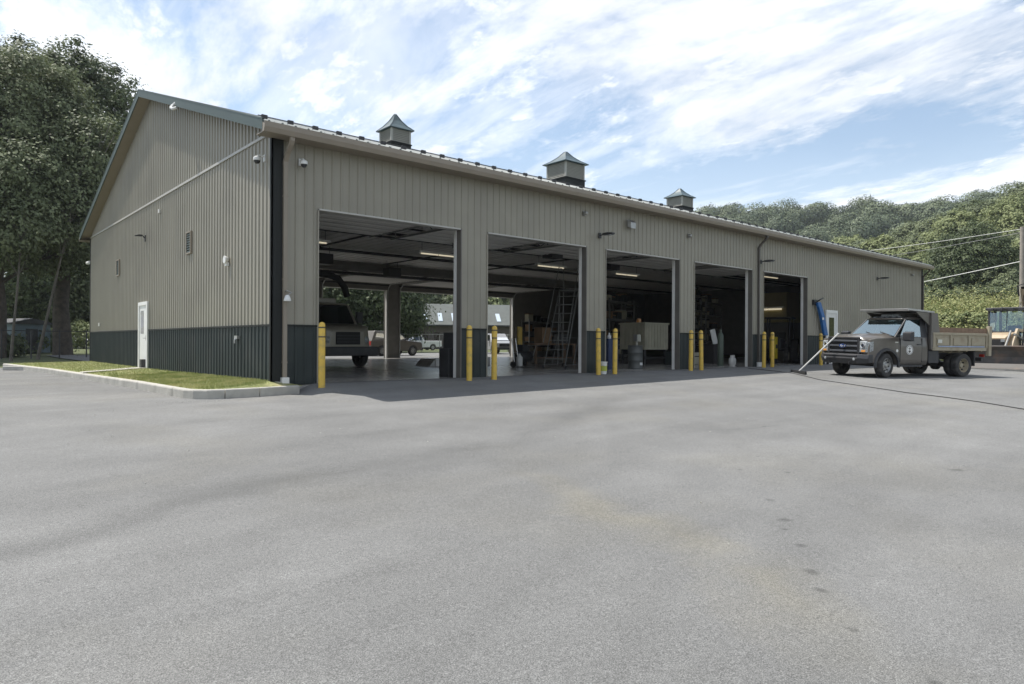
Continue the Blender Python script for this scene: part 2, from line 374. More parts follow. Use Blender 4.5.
for i in range(nb-1):                                 # lawn strips from the kerb to the wall
    a, b = ring[i], ring[i+1]
    ya = a[1] if i < 5 else .02; yb = b[1] if i+1 < 5 else .02
    K_ = 6
    for k in range(K_):
        t0, t1 = k/K_, (k+1)/K_
        def pt(p, y, t):
            tx = (0.0 if p[1] > .3 else min(0.0, p[0]+1.6)) if p[1] > .1 else min(-.02, .0)
            X = p[0]*(1-t)+tx*t; Y = p[1]*(1-t)+max(y, .02)*t
            return (X, Y, -.025+(.055+.06*(1-min(1,max(0,Y)/8)))*t**.8)
        mb.quad(pt(a,ya,t0), pt(b,yb,t0), pt(b,yb,t1), pt(a,ya,t1))
o = mb.build('planting_bed_lawn', M['grass'], smooth=True); o['kind'] = 'structure'
# grass blades in the bed (nobody could count them)
def quads_mesh(name, V4, m, smooth=False):
    n = V4.shape[0]; me = bpy.data.meshes.new(name)
    me.vertices.add(n*4); me.vertices.foreach_set('co', V4.reshape(-1).astype(np.float32))
    me.loops.add(n*4); me.loops.foreach_set('vertex_index', np.arange(n*4, dtype=np.int32))
    me.polygons.add(n); me.polygons.foreach_set('loop_start', np.arange(0, n*4, 4, dtype=np.int32))
    me.polygons.foreach_set('loop_total', np.full(n, 4, dtype=np.int32))
    me.update(calc_edges=True); me.materials.append(m)
    return me
def leaves(cent, size, rg, up=.5, asp=.55, out=None, k=1.3):
    """leaf shaped quads round the given centres, facing outward from their clump"""
    n = len(cent); N_ = rg.normal(size=(n,3)); N_[:,2] = np.abs(N_[:,2])*.6+N_[:,2]*.4+up
    if out is not None: N_ = N_*.75+out*k
    N_ /= np.linalg.norm(N_, axis=1)[:,None]
    A = rg.normal(size=(n,3)); A -= N_*(A*N_).sum(1)[:,None]; A /= np.linalg.norm(A, axis=1)[:,None]; B = np.cross(N_, A)
    s = (size*rg.uniform(.6, 1.35, n))[:,None]
    return np.stack([cent-A*s, cent+B*s*asp, cent+A*s, cent-B*s*asp], 1)
rg = np.random.default_rng(3)
def link_mesh(name, me, parent=None):
    o = bpy.data.objects.new(name, me); COL.objects.link(o)
    if parent is not None: o.parent = parent
    return o
n = 26000
yy = rg.uniform(-.5, 21, n)**1.0; yy = np.where(rg.random(n) < .5, rg.uniform(-.5, 7, n), yy)
xk = np.interp(yy, [-.5,0,.6,3.4,8.4,14,21.2], [-1.5,-1.7,-1.75,-1.82,-2.08,-2.4,-3.1])
tt = rg.random(n); xx = xk*(1-tt)
ok = (xx < -.03) & ((yy > .0) | (xx < -.25))
xx, yy, tt = xx[ok], yy[ok], tt[ok]; zz = -.02+(.05+.06*(1-np.clip(yy/8,0,1)))*tt**.8
h = rg.uniform(.02, .055, len(xx)); dx = rg.normal(0,.02,(len(xx),2)); w = .006
an = rg.uniform(0, 6.28, len(xx)); wx, wy = np.cos(an)*w, np.sin(an)*w
b0 = np.stack([xx-wx, yy-wy, zz], 1); b1 = np.stack([xx+wx, yy+wy, zz], 1)
t1_ = np.stack([xx+dx[:,0]+wx*.3, yy+dx[:,1]+wy*.3, zz+h], 1); t0_ = np.stack([xx+dx[:,0]-wx*.3, yy+dx[:,1]-wy*.3, zz+h], 1)
M['blade'] = leaf_mat('grass blades', (.19,.23,.07), (.38,.37,.17), scale=1.2)
tag(link_mesh('grass', quads_mesh('grass', np.stack([b0,b1,t1_,t0_],1), M['blade'])), 'short green lawn grass in the kerbed bed along the gable wall', 'grass', kind='stuff')
mb = MB(); mb.loft([[(-2.26,9.2,-.1),(-2.22,9.2,.012),(-2.22,9.75,.012),(-2.26,9.75,-.1)], [(-.03,11.0,-.1),(-.03,11.0,.055),(-.03,12.0,.055),(-.03,12.0,-.1)]])
o = mb.build('path', M['concrete']); o['kind'] = 'structure'

g_ = np.random.default_rng(5); mb = MB()
for k in range(170):
    x, y = (g_.uniform(-9, 14), g_.uniform(-13, -1.0)) if k % 3 else (float(np.interp(k/170, [0,1], [-2.6,.3]))+g_.uniform(-.2,.1), g_.uniform(-1.2,-.72))
    r_ = float(g_.uniform(.004, .011)); z = float(G(x, y)); a_ = g_.uniform(0, 6.28)
    p4 = [(x+math.cos(a_+q)*r_*g_.uniform(.7,1.3), y+math.sin(a_+q)*r_*g_.uniform(.7,1.3)) for q in (0,1.6,3.1,4.7)]
    mb.loft([[(p[0], p[1], z-.002) for p in p4], [(x+(p[0]-x)*.6, y+(p[1]-y)*.6, z+r_*1.1) for p in p4]])
tag(mb.build('gravel', M['concrete']), 'a few loose stones scattered on the asphalt in front of the bays', 'gravel', kind='stuff')
# ------------------------------------------------------------------ the garage
BAYS = [(1.09,5.34),(6.25,10.43),(11.36,15.55),(16.5,20.77),(21.68,25.74)]
HO = 4.15; HW = 1.36; EZ = 5.84; OV = .42; OX = .38; SL = .3316; RIDGE = EZ+(W/2+OV)*SL
garage = thing('garage_building', 'long beige metal garage with dark green wainscot, five open bays and three roof cupolas', 'garage')
PER, RB, RT, RH = .2286, .062, .026, .025
def profile(a0, a1, cuts):
    pts = []
    k = math.floor(a0/PER)
    while k*PER < a1+PER:
        c = k*PER+.1
        for q, h in ((c-RB/2,0),(c-RT/2,RH),(c+RT/2,RH),(c+RB/2,0)): pts.append((q, h))
        k += 1
    def off(q):
        for (p, hp), (r_, hr) in zip(pts, pts[1:]):
            if p <= q <= r_: return hp+(hr-hp)*(q-p)/max(1e-9, r_-p)
        return 0
    mid = [p for p in pts if a0 < p[0] < a1]
    add = [(q, off(q)) for q in [a0, a1]+[c for c in cuts if a0 < c < a1]]
    out = sorted(set(mid+add)); return out
def ribbed(mb, a0, a1, z0, z1, tf, holes=()):
    """ribbed metal sheet from a0 to a1; z0/z1 numbers or functions; holes (a,b,za,zb)"""
    cuts = [h for q in holes for h in q[:2]]
    f0 = z0 if callable(z0) else (lambda a: z0); f1 = z1 if callable(z1) else (lambda a: z1)
    P = profile(a0, a1, cuts)
    for (a, ha), (b, hb) in zip(P, P[1:]):
        m_ = (a+b)/2; iv = [(f0(a), f0(b), f1(a), f1(b))]
        for (h0, h1, za, zb) in holes:
            if h0 < m_ < h1:
                new = []
                for (p, q, r_, s_) in iv:
                    if za > p+.001: new.append((p, q, min(za, r_), min(za, s_)))
                    if zb < r_-.001: new.append((max(zb, p), max(zb, q), r_, s_))
                iv = new
        for (p, q, r_, s_) in iv:
            if r_-p > .002 or s_-q > .002: mb.quad(tf(a, ha, p), tf(b, hb, q), tf(b, hb, s_), tf(a, ha, r_))
fr = lambda a, h, z: (a, -h, z)
gb = lambda a, h, z: (-h, a, z)
bk = lambda a, h, z: (a, W+h, z)
ed = lambda a, h, z: (L+h, a, z)
fh = [(a, b, -1, HO) for a, b in BAYS]
PIERS = [(a, b) for a, b in zip([0]+[q[1] for q in BAYS], [q[0] for q in BAYS]+[L])]
roofz = lambda y: EZ+(min(y, W-y)+OV)*SL-.10
def part(fn, name, m, parent=garage, **k):
    mb = MB(); fn(mb); return mb.build(name, m, parent, **k)
part(lambda m: ribbed(m, 0, L, HW, 5.62, fr, fh), 'front_wall', M['wall'], raw=True)
for a_, b_ in PIERS: part(lambda m: ribbed(m, a_, b_, -.02, HW, fr), 'front_wainscot', M['wains'], raw=True)
part(lambda m: ribbed(m, 0, W, HW, roofz, gb), 'gable_wall', M['wall'], raw=True)
part(lambda m: ribbed(m, 0, W, -.05, HW, gb), 'gable_wainscot', M['wains'], raw=True)
part(lambda m: ribbed(m, 0, L, HW, 5.62, bk, fh), 'rear_wall', M['wall'], raw=True)
for a_, b_ in PIERS: part(lambda m: ribbed(m, a_, b_, -.02, HW, bk), 'rear_wainscot', M['wains'], raw=True)
part(lambda m: (ribbed(m, 0, W, -.4, roofz, ed)), 'end_wall', M['wall'], raw=True)
def wt(m):
    segs = []; x = 0
    for a, b in BAYS: segs.append((x, a)); x = b
    segs.append((x, L))
    for a, b in segs: m.cut().box(a+.005, b-.005, -.034, -.002, HW-.02, HW+.025); m.cut().box(a+.005, b-.005, W+.002, W+.034, HW-.02, HW+.025)
    m.cut().box(-.034, -.002, .01, W-.01, HW-.02, HW+.025)
part(wt, 'wainscot_cap', M['dktrim'])
part(lambda m: m.box(-.040, -.002, .0, W, 5.705, 5.77), 'gable_belt_trim', M['trim'])
# structure behind the skins
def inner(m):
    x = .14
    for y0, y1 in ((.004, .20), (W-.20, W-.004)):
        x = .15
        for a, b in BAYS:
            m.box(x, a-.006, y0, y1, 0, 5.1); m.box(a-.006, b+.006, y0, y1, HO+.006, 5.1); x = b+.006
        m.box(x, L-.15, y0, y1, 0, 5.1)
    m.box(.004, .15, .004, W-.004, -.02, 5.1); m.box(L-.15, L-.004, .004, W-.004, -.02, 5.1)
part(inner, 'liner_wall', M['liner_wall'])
def ceil(m):
    m.box(.16, L-.16, .21, W-.21, 5.11, 5.16)
    x = .5
    while x < L-.3: m.box(x, x+.05, .25, W-.25, 5.09, 5.109); x += .45
part(ceil, 'ceiling', M['liner'])
M['floor'] = mat('sealed concrete floor', (.32,.31,.29), .22, var=.2, scale=.9, spec=.5, dirt=((.09,.085,.08), .7, .7))
part(lambda m: m.box(.0, L, .0, W, -.30, 0.0), 'floor_slab', M['floor'])
# corner trims
part(lambda m: m.box(-.04, .0, -.045, .05, -.05, 5.68).box(-.04, .24, -.045, -.03, -.05, 5.62), 'corner_trim', M['dktrim'])
part(lambda m: m.box(-.035, .0, W-.08, W+.04, -.05, 5.62), 'corner_trim', M['dktrim'])
part(lambda m: m.box(L-.18, L+.03, -.04, .0, -.05, 5.62), 'corner_trim', M['dktrim'])
# roof
def roof(m):
    y0, y1, ym = -OV, W+OV, W/2; x0, x1 = -OX, L+OX
    for s, ye in ((1, y0), (-1, y1)):
        m.loft([[(x0, ye, EZ-.05), (x1, ye, EZ-.05), (x1, ye, EZ), (x0, ye, EZ)], [(x0, ym, RIDGE-.05), (x1, ym, RIDGE-.05), (x1, ym, RIDGE), (x0, ym, RIDGE)]])
        x = x0+.1
        while x < x1:
            m.loft([[(x, ye, EZ+.001), (x+.07, ye, EZ+.001), (x+.05, ye, EZ+.028), (x+.02, ye, EZ+.028)], [(x, ym-s*.14, RIDGE-.04), (x+.07, ym-s*.14, RIDGE-.04), (x+.05, ym-s*.14, RIDGE-.012), (x+.02, ym-s*.14, RIDGE-.012)]])
            x += .2286*4/3
rf = part(roof, 'roof', M['roof'])
def cap(m):
    for s in (1, -1):
        m.quad((-OX-.01, W/2, RIDGE+.045), (L+OX+.01, W/2, RIDGE+.045), (L+OX+.01, W/2-s*.2, RIDGE-.015), (-OX-.01, W/2-s*.2, RIDGE-.015))
part(cap, 'ridge_cap', M['roof'], rf)
def guards(m):
    x = -.25
    y = .02; z = EZ+(y+OV)*SL+.028
    m.tube([(-OX+.05, y, z+.055), (L+OX-.05, y, z+.055)], .010, 6)
    while x < L+.3: m.box(x, x+.13, y-.03, y+.03, z, z+.085); x += .61
part(guards, 'snow_guard', M['darksteel'], rf)
def rake(m):
    t = .21
    for x in (-OX-.02, L+OX-.01):
        m.cut()
        for s, ye in ((1, -OV), (-1, W+OV)):
            m.loft([[(x, ye, EZ-t), (x+.03, ye, EZ-t), (x+.03, ye, EZ+.035), (x, ye, EZ+.035)], [(x, W/2, RIDGE-t), (x+.03, W/2, RIDGE-t), (x+.03, W/2, RIDGE+.035), (x, W/2, RIDGE+.035)]])
            m.loft([[(x-.006, ye, EZ+.012), (x+.05, ye, EZ+.012), (x+.05, ye, EZ+.05), (x-.006, ye, EZ+.05)], [(x-.006, W/2, RIDGE+.012), (x+.05, W/2, RIDGE+.012), (x+.05, W/2, RIDGE+.05), (x-.006, W/2, RIDGE+.05)]])
part(rake, 'rake_fascia', M['rake'], rf)
def soff(m):
    for x0, x1 in ((-OX+.01, -.002), (L+.002, L+OX-.01)):
        for s, ye in ((1, -OV), (-1, W+OV)):
            m.cut().loft([[(x0, ye, EZ-.19), (x1, ye, EZ-.19), (x1, ye, EZ-.17), (x0, ye, EZ-.17)], [(x0, W/2, RIDGE-.19), (x1, W/2, RIDGE-.19), (x1, W/2, RIDGE-.17), (x0, W/2, RIDGE-.17)]])
    for y0, y1 in ((-OV, .0), (W, W+OV)): m.cut().box(-OX+.01, L+OX-.01, y0, y1, 5.60, 5.62)
part(soff, 'soffit', M['soffit'], rf)
def gut(m):
    for s, y in ((-1, -OV), (1, W+OV)):
        m.cut(); pr = [(0, .0), (.085, .0), (.125, .10), (.125, .215), (.11, .215), (.11, .12), (0, .215)]
        m.loft([[(x, y+s*a, 5.585+b) for a, b in pr] for x in (-OX-.015, L+OX+.015)])
part(gut, 'gutter', M['soffit'])
def dspout(x, m_, top=True):
    def fn(m):
        m.box(x-.045, x+.045, -.115, -.035, .14, 5.02)
        m.loft([[(x-.05, -.12+dy, z) for _ in (0,)]+[(x+.05, -.12+dy, z), (x+.05, -.03+dy, z), (x-.05, -.03+dy, z)] for dy, z in ((0,5.0),(0,5.10),(-.10,5.25),(-.30,5.42),(-.36,5.50),(-.36,5.60))])
        for z in (.5, 2.4, 4.3): m.box(x-.055, x+.055, -.122, -.03, z, z+.03)
    return part(fn, 'downspout', m_)
dspout(.27, M['soffit'])
M['dsbrown'] = mat('brown downspout', (.085,.075,.065), .45)
dspout(21.2, M['dsbrown']); dspout(L-.1, M['dsbrown'])
part(lambda m: m.box(.19, .36, -.15, -.03, -.02, .17), 'downspout_boot', M['plastic_white'], bevel=.01)
part(lambda m: m.box(.21, .36, -.152, -.06, -.10, -.021), 'downspout_boot', M['teal'])
part(lambda m: m.cyl((21.2,-.10,-.02), (21.2,-.10,.19), .11), 'downspout_boot', M['plastic_white'], smooth=True)

# bay openings: trim, tracks and the raised overhead doors
for row, s, y in (('front', 1, 0), ('rear', -1, W)):
    for bi, (a, b) in enumerate(BAYS):
        f = MB()
        yo = y-s*.03; yi = y+s*.24
        def bx(m, x0, x1, ya, yb, z0, z1): m.box(x0, x1, min(ya, yb), max(ya, yb), z0, z1)
        bx(f, a+.036, b-.036, yo+s*.001, yi, HO-.035, HO+.004)
        f.build('door_frame', M['trim'], garage)
        f = MB(); bx(f, a-.005, a+.03, yo, yi, 0.0, HO-.04); f.build('door_frame', M['wall'], garage)
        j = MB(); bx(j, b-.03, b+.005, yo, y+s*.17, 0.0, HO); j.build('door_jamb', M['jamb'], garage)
        j = MB(); bx(j, b-.045, b+.005, y+s*.171, y+s*.29, 0.0, HO); j.build('door_jamb', M['doorpanel'], garage)
        d = thing_ = bpy.data.objects.new('overhead_door', None); COL.objects.link(d); d.parent = garage
        z = 4.52
        p = MB()
        for k in range(7):
            y0 = y+s*(.55+k*.62); bx(p, a-.02, b+.02, y0, y0+s*.60, z, z+.045)
            bx(p, a-.02, b+.02, y0+s*.05, y0+s*.10, z-.02, z); bx(p, a-.02, b+.02, y0+s*.28, y0+s*.31, z-.012, z)
        p.build('door_panel', M['doorpanel'], d)
        t = MB()
        for xx_ in (a-.06, b+.03):
            t.cut().tube([(xx_+.02, y+s*.29, .02), (xx_+.02, y+s*.29, 3.9), (xx_+.02, y+s*.36, 4.25), (xx_+.02, y+s*.62, 4.47), (xx_+.02, y+s*5.2, 4.52)], .028, 6)
            t.tube([(xx_+.02, y+s*4.9, 4.5), (xx_+.02, y+s*4.9, 5.08)], .02, 5)
        t.build('door_track', M['steel'], d)
        t = MB(); t.tube([(a-.1, y+s*.33, 4.42), (b+.1, y+s*.33, 4.42)], .045, 8)
        t.box((a+b)/2-.18, (a+b)/2+.18, min(y+s*4.7,y+s*5.2), max(y+s*4.7,y+s*5.2), 4.60, 4.90)
        t.tube([((a+b)/2, y+s*.35, 4.66), ((a+b)/2, y+s*4.8, 4.68)], .03, 6)
        t.build('door_operator', M['darksteel'], d)

# cupolas
for cx, hw, base in ((9.72, .52, 0), (20.35, .76, 0), (30.75, .62, 0)):
    zc = {.52: (9.60, 10.20, 10.97), .76: (9.72, 10.56, 11.30), .62: (9.62, 10.26, 10.88)}[hw]
    c = bpy.data.objects.new('cupola', None); COL.objects.link(c); c.parent = rf; c.location = (cx, W/2, 0)
    zb = RIDGE-(hw)*SL-.06
    MB().box(-hw*.97, hw*.97, -hw*.97, hw*.97, zb, zc[0]).box(-hw*1.03, hw*1.03, -hw*1.03, hw*1.03, zc[0]-.03, zc[0]+.02).build('cupola_base', M['dktrim'], c)
    m_ = MB(); e = hw*.96
    for sx in (-1, 1):
        for sy in (-1, 1): m_.box(min(sx*e, sx*(e-.09)), max(sx*e, sx*(e-.09)), min(sy*e, sy*(e-.09)), max(sy*e, sy*(e-.09)), zc[0]+.02, zc[1])
    m_.box(-e+.05, e-.05, -e+.05, e-.05, zc[0]+.02, zc[1])
    z = zc[0]+.05
    while z < zc[1]-.03:
        for sx in (-1, 1):
            m_.loft([[(sx*(e-.045), q, z+.045), (sx*(e-.005), q, z), (sx*(e-.005), q, z+.01), (sx*(e-.045), q, z+.055)] for q in (-e+.09, e-.09)])
            m_.loft([[(q, sx*(e-.045), z+.045), (q, sx*(e-.005), z), (q, sx*(e-.005), z+.01), (q, sx*(e-.045), z+.055)] for q in (-e+.09, e-.09)])
        z += .075
    m_.build('louvre', M['louvre'], c)
    m_ = MB(); rr = [(1.16, 0), (1.16, .03), (.76, .27), (.40, .58), (.05, 1.0)]
    H = zc[2]-zc[1]
    m_.loft([[(-hw*q, -hw*q, zc[1]+H*t), (hw*q, -hw*q, zc[1]+H*t), (hw*q, hw*q, zc[1]+H*t), (-hw*q, hw*q, zc[1]+H*t)] for q, t in rr])
    for k in range(4):
        q0 = [(Vector((-hw*q-.004, -hw*q-.004, zc[1]+H*t+.01))) for q, t in rr[1:]]
        rot = Matrix.Rotation(k*math.pi/2, 4, 'Z'); m_.tube([rot @ v for v in q0], .014, 5)
    m_.build('cupola_roof', M['cuproof'], c)

# gable features
gd = bpy.data.objects.new('door', None); COL.objects.link(gd); gd.parent = garage
MB().box(-.075, -.02, 10.86, 10.98, .03, 2.36).box(-.075, -.02, 12.02, 12.14, .03, 2.36).box(-.075, -.02, 10.98, 12.02, 2.24, 2.36).build('door_frame', M['white'], gd)
MB().box(-.045, -.02, 10.98, 12.02, .05, 2.24).build('door_leaf', M['plastic_white'], gd)
MB().box(-.052, -.046, 11.45, 11.85, 1.25, 2.05).build('door_window', M['winglass'], gd)
MB().box(-.06, -.046, 11.05, 11.11, 1.0, 1.18).tube([(-.06,11.08,1.08),(-.11,11.08,1.08),(-.11,11.2,1.08)], .012, 6).build('handle', M['steel'], gd)
for y in (6.2, 15.62):
    v = bpy.data.objects.new('wall_vent', None); COL.objects.link(v); v.parent = garage; v.location = (0, y, 3.56)
    MB().box(-.06, -.005, -.24, -.19, 0, .66).box(-.06, -.005, .19, .24, 0, .66).box(-.06, -.005, -.19, .19, 0, .04).box(-.06, -.005, -.19, .19, .62, .66).build('vent_frame', M['soffit'], v)
    m_ = MB()
    for k in range(8): z = .05+k*.072; m_.loft([[(-.03, q, z+.05), (-.055, q, z), (-.05, q, z), (-.022, q, z+.055)] for q in (-.19, .19)])
    m_.box(-.012, -.006, -.19, .19, .04, .62); m_.build('vent_louvre', M['rake'], v)
part(lambda m: m.lathe([(.10,0),(.10,.03),(.07,.09),(.02,.11)], (-.125, 2.84, 3.09), 'x', 12), 'vent_cap', M['plastic_white'])
part(lambda m: m.box(-.09, -.02, 2.78, 2.90, 2.93, 3.02), 'vent_cap', M['plastic_white'])
part(lambda m: m.box(-.07, -.02, 9.4, 9.5, 5.22, 5.34), 'vent_cap', M['plastic_white'])
part(lambda m: m.box(-.07, -.02, 19.2, 19.32, 1.62, 1.76), 'outlet_box', M['plastic_white'])
part(lambda m: m.box(-.10, -.02, 1.95, 2.15, 1.05, 1.13).tube([(-.08,2.05,1.08),(-.12,2.05,1.02),(-.12,2.05,.94)], .02, 6), 'hose_tap', M['steel'])
part(lambda m: m.tube([(-.36, 6.35, 7.98), (-.45, 6.35, 7.88), (-.52, 6.28, 7.78), (-.50, 6.15, 7.72), (-.42, 6.08, 7.76)], .045, 8), 'gooseneck_vent', M['plastic_white'])
part(lambda m: m.box(-.18, -.03, 11.15, 11.4, .04, .34), 'boot_scraper', M['darksteel'])
# second service door on the long wall
d2 = bpy.data.objects.new('door', None); COL.objects.link(d2); d2.parent = garage
MB().box(27.6, 27.74, -.08, -.02, 0, 2.66).box(28.72, 28.86, -.08, -.02, 0, 2.66).box(27.74, 28.72, -.08, -.02, 2.52, 2.66).build('door_frame', M['white'], d2)
MB().box(27.74, 28.72, -.05, -.02, 0, 2.52).build('door_leaf', M['plastic_white'], d2)
MB().box(27.95, 28.5, -.056, -.051, 1.3, 2.3).build('door_window', M['winglass'], d2)

# ------------------------------------------------------------------ fixtures on the walls
def wall_light(x, z, label, y=0):
    t = thing('wall_light', label, 'lamp', (x, y, z), 0, 'dark arm lights along the front wall')
    MB().box(-.06, .06, -.05, -.025, -.09, .09).tube([(0,-.05,0),(0,-.25,.03)], .022, 6).build('bracket', M['darksteel'], t)
    MB().loft([[(-.10,-.22,.05),(.10,-.22,.05),(.10,-.22,-.02),(-.10,-.22,-.02)], [(-.12,-.45,.055),(.12,-.45,.055),(.12,-.45,-.03),(-.12,-.45,-.03)], [(-.08,-.62,.04),(.08,-.62,.04),(.08,-.62,-.01),(-.08,-.62,-.01)]]).build('lamp_head', M['darksteel'], t, bevel=.01)
    MB().box(-.08, .08, -.56, -.30, -.042, -.032).build('lens', M['lens'], t)
wall_light(11.05, 4.56, 'dark arm light above the pillar between the second and third bays')
wall_light(21.45, 4.52, 'dark arm light beside the brown downspout above the fifth bay')
wall_light(33.9, 4.60, 'dark arm light on the blank far stretch of the long wall')
t = thing('gable_light', 'dark curved arm light above the white gable door', 'lamp', (0, 11.36, 4.6))
MB().box(-.045, -.02, -.07, .07, -.12, .1).tube([(-.04,0,0),(-.10,0,.07),(-.18,0,.08)], .02, 6).build('bracket', M['darksteel'], t)
MB().loft([[(-.12,-.05,.11),(-.12,.05,.11),(-.12,.05,.05),(-.12,-.05,.05)], [(-.24,-.07,.11),(-.24,.07,.11),(-.24,.07,.05),(-.24,-.07,.05)], [(-.36,-.04,.07),(-.36,.04,.07),(-.36,.04,.04),(-.36,-.04,.04)]]).build('lamp_head', M['darksteel'], t, bevel=.01)
for x, z, lb, big in ((10.3, 5.2, 'small grey sensor between the first and second cupola high on the wall', 0), (12.55, 5.12, 'square grey floodlight above the third bay', 1), (16.1, 5.08, 'small grey sensor above the pillar left of the fourth bay', 0), (38.95, 5.15, 'small grey sensor near the far end of the long wall', 0)):
    t = thing('floodlight' if big else 'sensor', lb, 'lamp' if big else 'sensor', (x, 0, z))
    if big:
        MB().box(-.04, .04, -.12, -.02, -.04, .04).build('bracket', M['steel'], t)
        MB().loft([[(-.17,-.10,-.12),(.17,-.10,-.12),(.17,-.10,.14),(-.17,-.10,.14)], [(-.13,-.24,-.18),(.13,-.24,-.18),(.13,-.24,.02),(-.13,-.24,.02)]]).build('housing', M['steel'], t, bevel=.01)
    else:
        MB().box(-.06, .06, -.04, -.02, -.08, .08).build('backplate', M['steel'], t)
        MB().lathe([(.07,0),(.075,-.05),(.05,-.11),(.01,-.13)], (0,-.035,0), 'y', 12).build('sensor_head', M['steel'], t, smooth=True)
def dome_cam(loc, rz, label):
    t = thing('security_camera', label, 'camera', loc, rz, 'white dome cameras at the near corner')
    t.scale = (.72,.72,.72)
    MB().box(-.07, .07, -.05, -.02, -.10, .12).tube([(0,-.04,.06),(0,-.15,.09),(0,-.25,.06)], .03, 8).build('bracket', M['plastic_white'], t, smooth=True)
    MB().lathe([(.05,.04),(.11,.0),(.12,-.06),(.115,-.10)], (0,-.27,0), 'z', 16).build('housing', M['plastic_white'], t, smooth=True)
    MB().lathe([(.10,-.10),(.09,-.15),(.055,-.19),(.01,-.205)], (0,-.27,0), 'z', 16).build('dome', M['trucktrim'], t, smooth=True)
dome_cam((.66, -.0, 5.16), 0, 'white dome camera on the long wall beside the beige downspout')
dome_cam((-.0, .42, 5.22), -math.pi/2, 'white dome camera on the gable just left of the dark corner trim')
t = thing('corner_camera', 'pale bullet camera sticking out past the far gable corner', 'camera', (-.02, W+.02, 4.6))
MB().cyl((-.02,0,0), (-.02,.55,.02), .06, .08).build('housing', M['plastic_white'], t); MB().box(-.08,.05,-.05,-.0,-.08,.08).build('bracket', M['plastic_white'], t)
t = thing('faucet_light', 'small white bell shaped lamp on the downspout of the near corner', 'lamp', (.27, -.12, 1.93))
MB().lathe([(.02,.12),(.05,.10),(.085,.0),(.08,-.02)], (0,-.10,0), 'z', 12).build('shade', M['plastic_white'], t, smooth=True)
MB().tube([(0,0,.2),(0,-.06,.22),(.10,-.10,.18),(0,-.10,.10)], .018, 6).build('bracket', M['steel'], t)

# ------------------------------------------------------------------ bollards
BOL = [(.94,'yellow bollard left of the first bay, nearest the corner downspout'), (5.2,'yellow bollard at the right edge of the first bay'),
       (6.07,'yellow bollard at the left edge of the second bay'), (10.4,'yellow bollard at the right edge of the second bay, beside a white bucket'),
       (11.2,'yellow bollard at the left edge of the third bay'), (15.47,'yellow bollard at the right edge of the third bay'),
       (16.15,'yellow bollard at the left edge of the fourth bay'), (20.72,'yellow bollard right of the fourth bay, just past the brown downspout'),
       (21.42,'yellow bollard at the left edge of the fifth bay'), (25.95,'yellow bollard right of the fifth bay, behind the leaning broom')]
b0 = thing('bollard', BOL[0][1], 'bollard', (BOL[0][0], -.58, float(G(BOL[0][0], -.58))), 0, 'yellow bollards guarding the bay openings')
MB().lathe([(.078,-.1),(.078,1.40),(.070,1.455),(.045,1.485),(.005,1.50)], n=20).build('sleeve', M['yellow'], b0, smooth=True)
for z in (1.14, 1.355): MB().lathe([(.0795,z),(.0805,z+.002),(.0805,z+.030),(.0795,z+.032)], n=20).build('band', M['band'], b0, smooth=True)
for i, (x, lb) in enumerate(BOL[1:]):
    b = copy_tree(b0, (x, -.58, float(G(x, -.58))), rnd.uniform(0, 3), lb)
    b.rotation_euler = (R(rnd.uniform(-.7,.7)), R(rnd.uniform(-.7,.7)), rnd.uniform(0,3))

# bucket by the fourth bollard
t = thing('bucket', 'white plastic bucket with yellow green label behind the bollard', 'bucket', (10.78, -.42, float(G(10.78,-.42))))
MB().lathe([(.13,0),(.15,.36),(.165,.37),(.165,.40),(.15,.40),(.14,.34),(.12,.02)], n=20).build('pail', M['plastic_white'], t, smooth=True)
MB().lathe([(.1425,.10),(.1515,.27)], n=20).build('wrap_label', mat('lime label', (.45,.5,.08), .5), t, smooth=True)
MB().tube([(-.16,0,.37),(-.12,-.12,.28),(0,-.17,.24),(.12,-.12,.28),(.16,0,.37)], .005, 5).build('handle', M['steel'], t)

# blue folded cover hanging by the service door
t = thing('blue_cover', 'blue folded vinyl cover slanting from a dark wall bracket beside the service door', 'cover', (26.6, -.25, 1.9))
MB().loft([[(-.30,0,1.05),(.05,0,1.10),(.05,.12,1.10),(-.30,.12,1.05)], [(.10,-.02,.40),(.45,-.02,.42),(.45,.14,.42),(.10,.14,.40)], [(.45,0,-.5),(.85,0,-.5),(.85,.12,-.5),(.45,.12,-.5)]]).build('vinyl', M['blue'], t, bevel=.03)
MB().tube([(-.25,.2,1.0),(-.25,-.1,1.2),(.05,-.1,1.28)], .03, 6).box(-.4,.0,.12,.22,.95,1.2).build('bracket', M['darksteel'], t)
MB().box(.14,.30,-.03,-.021,.25,.36).build('print', M['white'], t)

# broom leaning on the truck, hose on the asphalt

t = thing('floor_broom', 'wide dark push broom with a pale handle leaning on the truck front', 'broom', (17.6, -3.65, float(G(17.6,-3.65))))
hd = (17.35-17.6, -3.85+3.65)
MB().loft([[(.55,.60,.05),(.60,.57,.05),(.60,.57,.11),(.55,.60,.11)], [(-.60,-.50,.05),(-.55,-.53,.05),(-.55,-.53,.11),(-.60,-.50,.11)]]).build('broom_head', M['darksteel'], t)
MB().loft([[(.54,.60,.0),(.60,.56,.0),(.60,.56,.05),(.54,.60,.05)], [(-.60,-.49,.0),(-.54,-.53,.0),(-.54,-.53,.05),(-.60,-.49,.05)]]).build('bristles', M['black'], t)
MB().tube([(-.10,-.05,.10), (.05,-1.35,1.42)], .024, 8).build('handle', M['plastic_white'], t)
hp = [(19.2,-.75),(18.6,-1.7),(17.9,-2.8),(17.3,-3.6),(16.4,-4.4),(15.2,-5.5),(14.3,-6.8),(13.5,-7.9),(12.9,-8.8),(12.5,-9.65),(11.9,-10.6),(11.1,-11.6),(10.2,-12.8)]
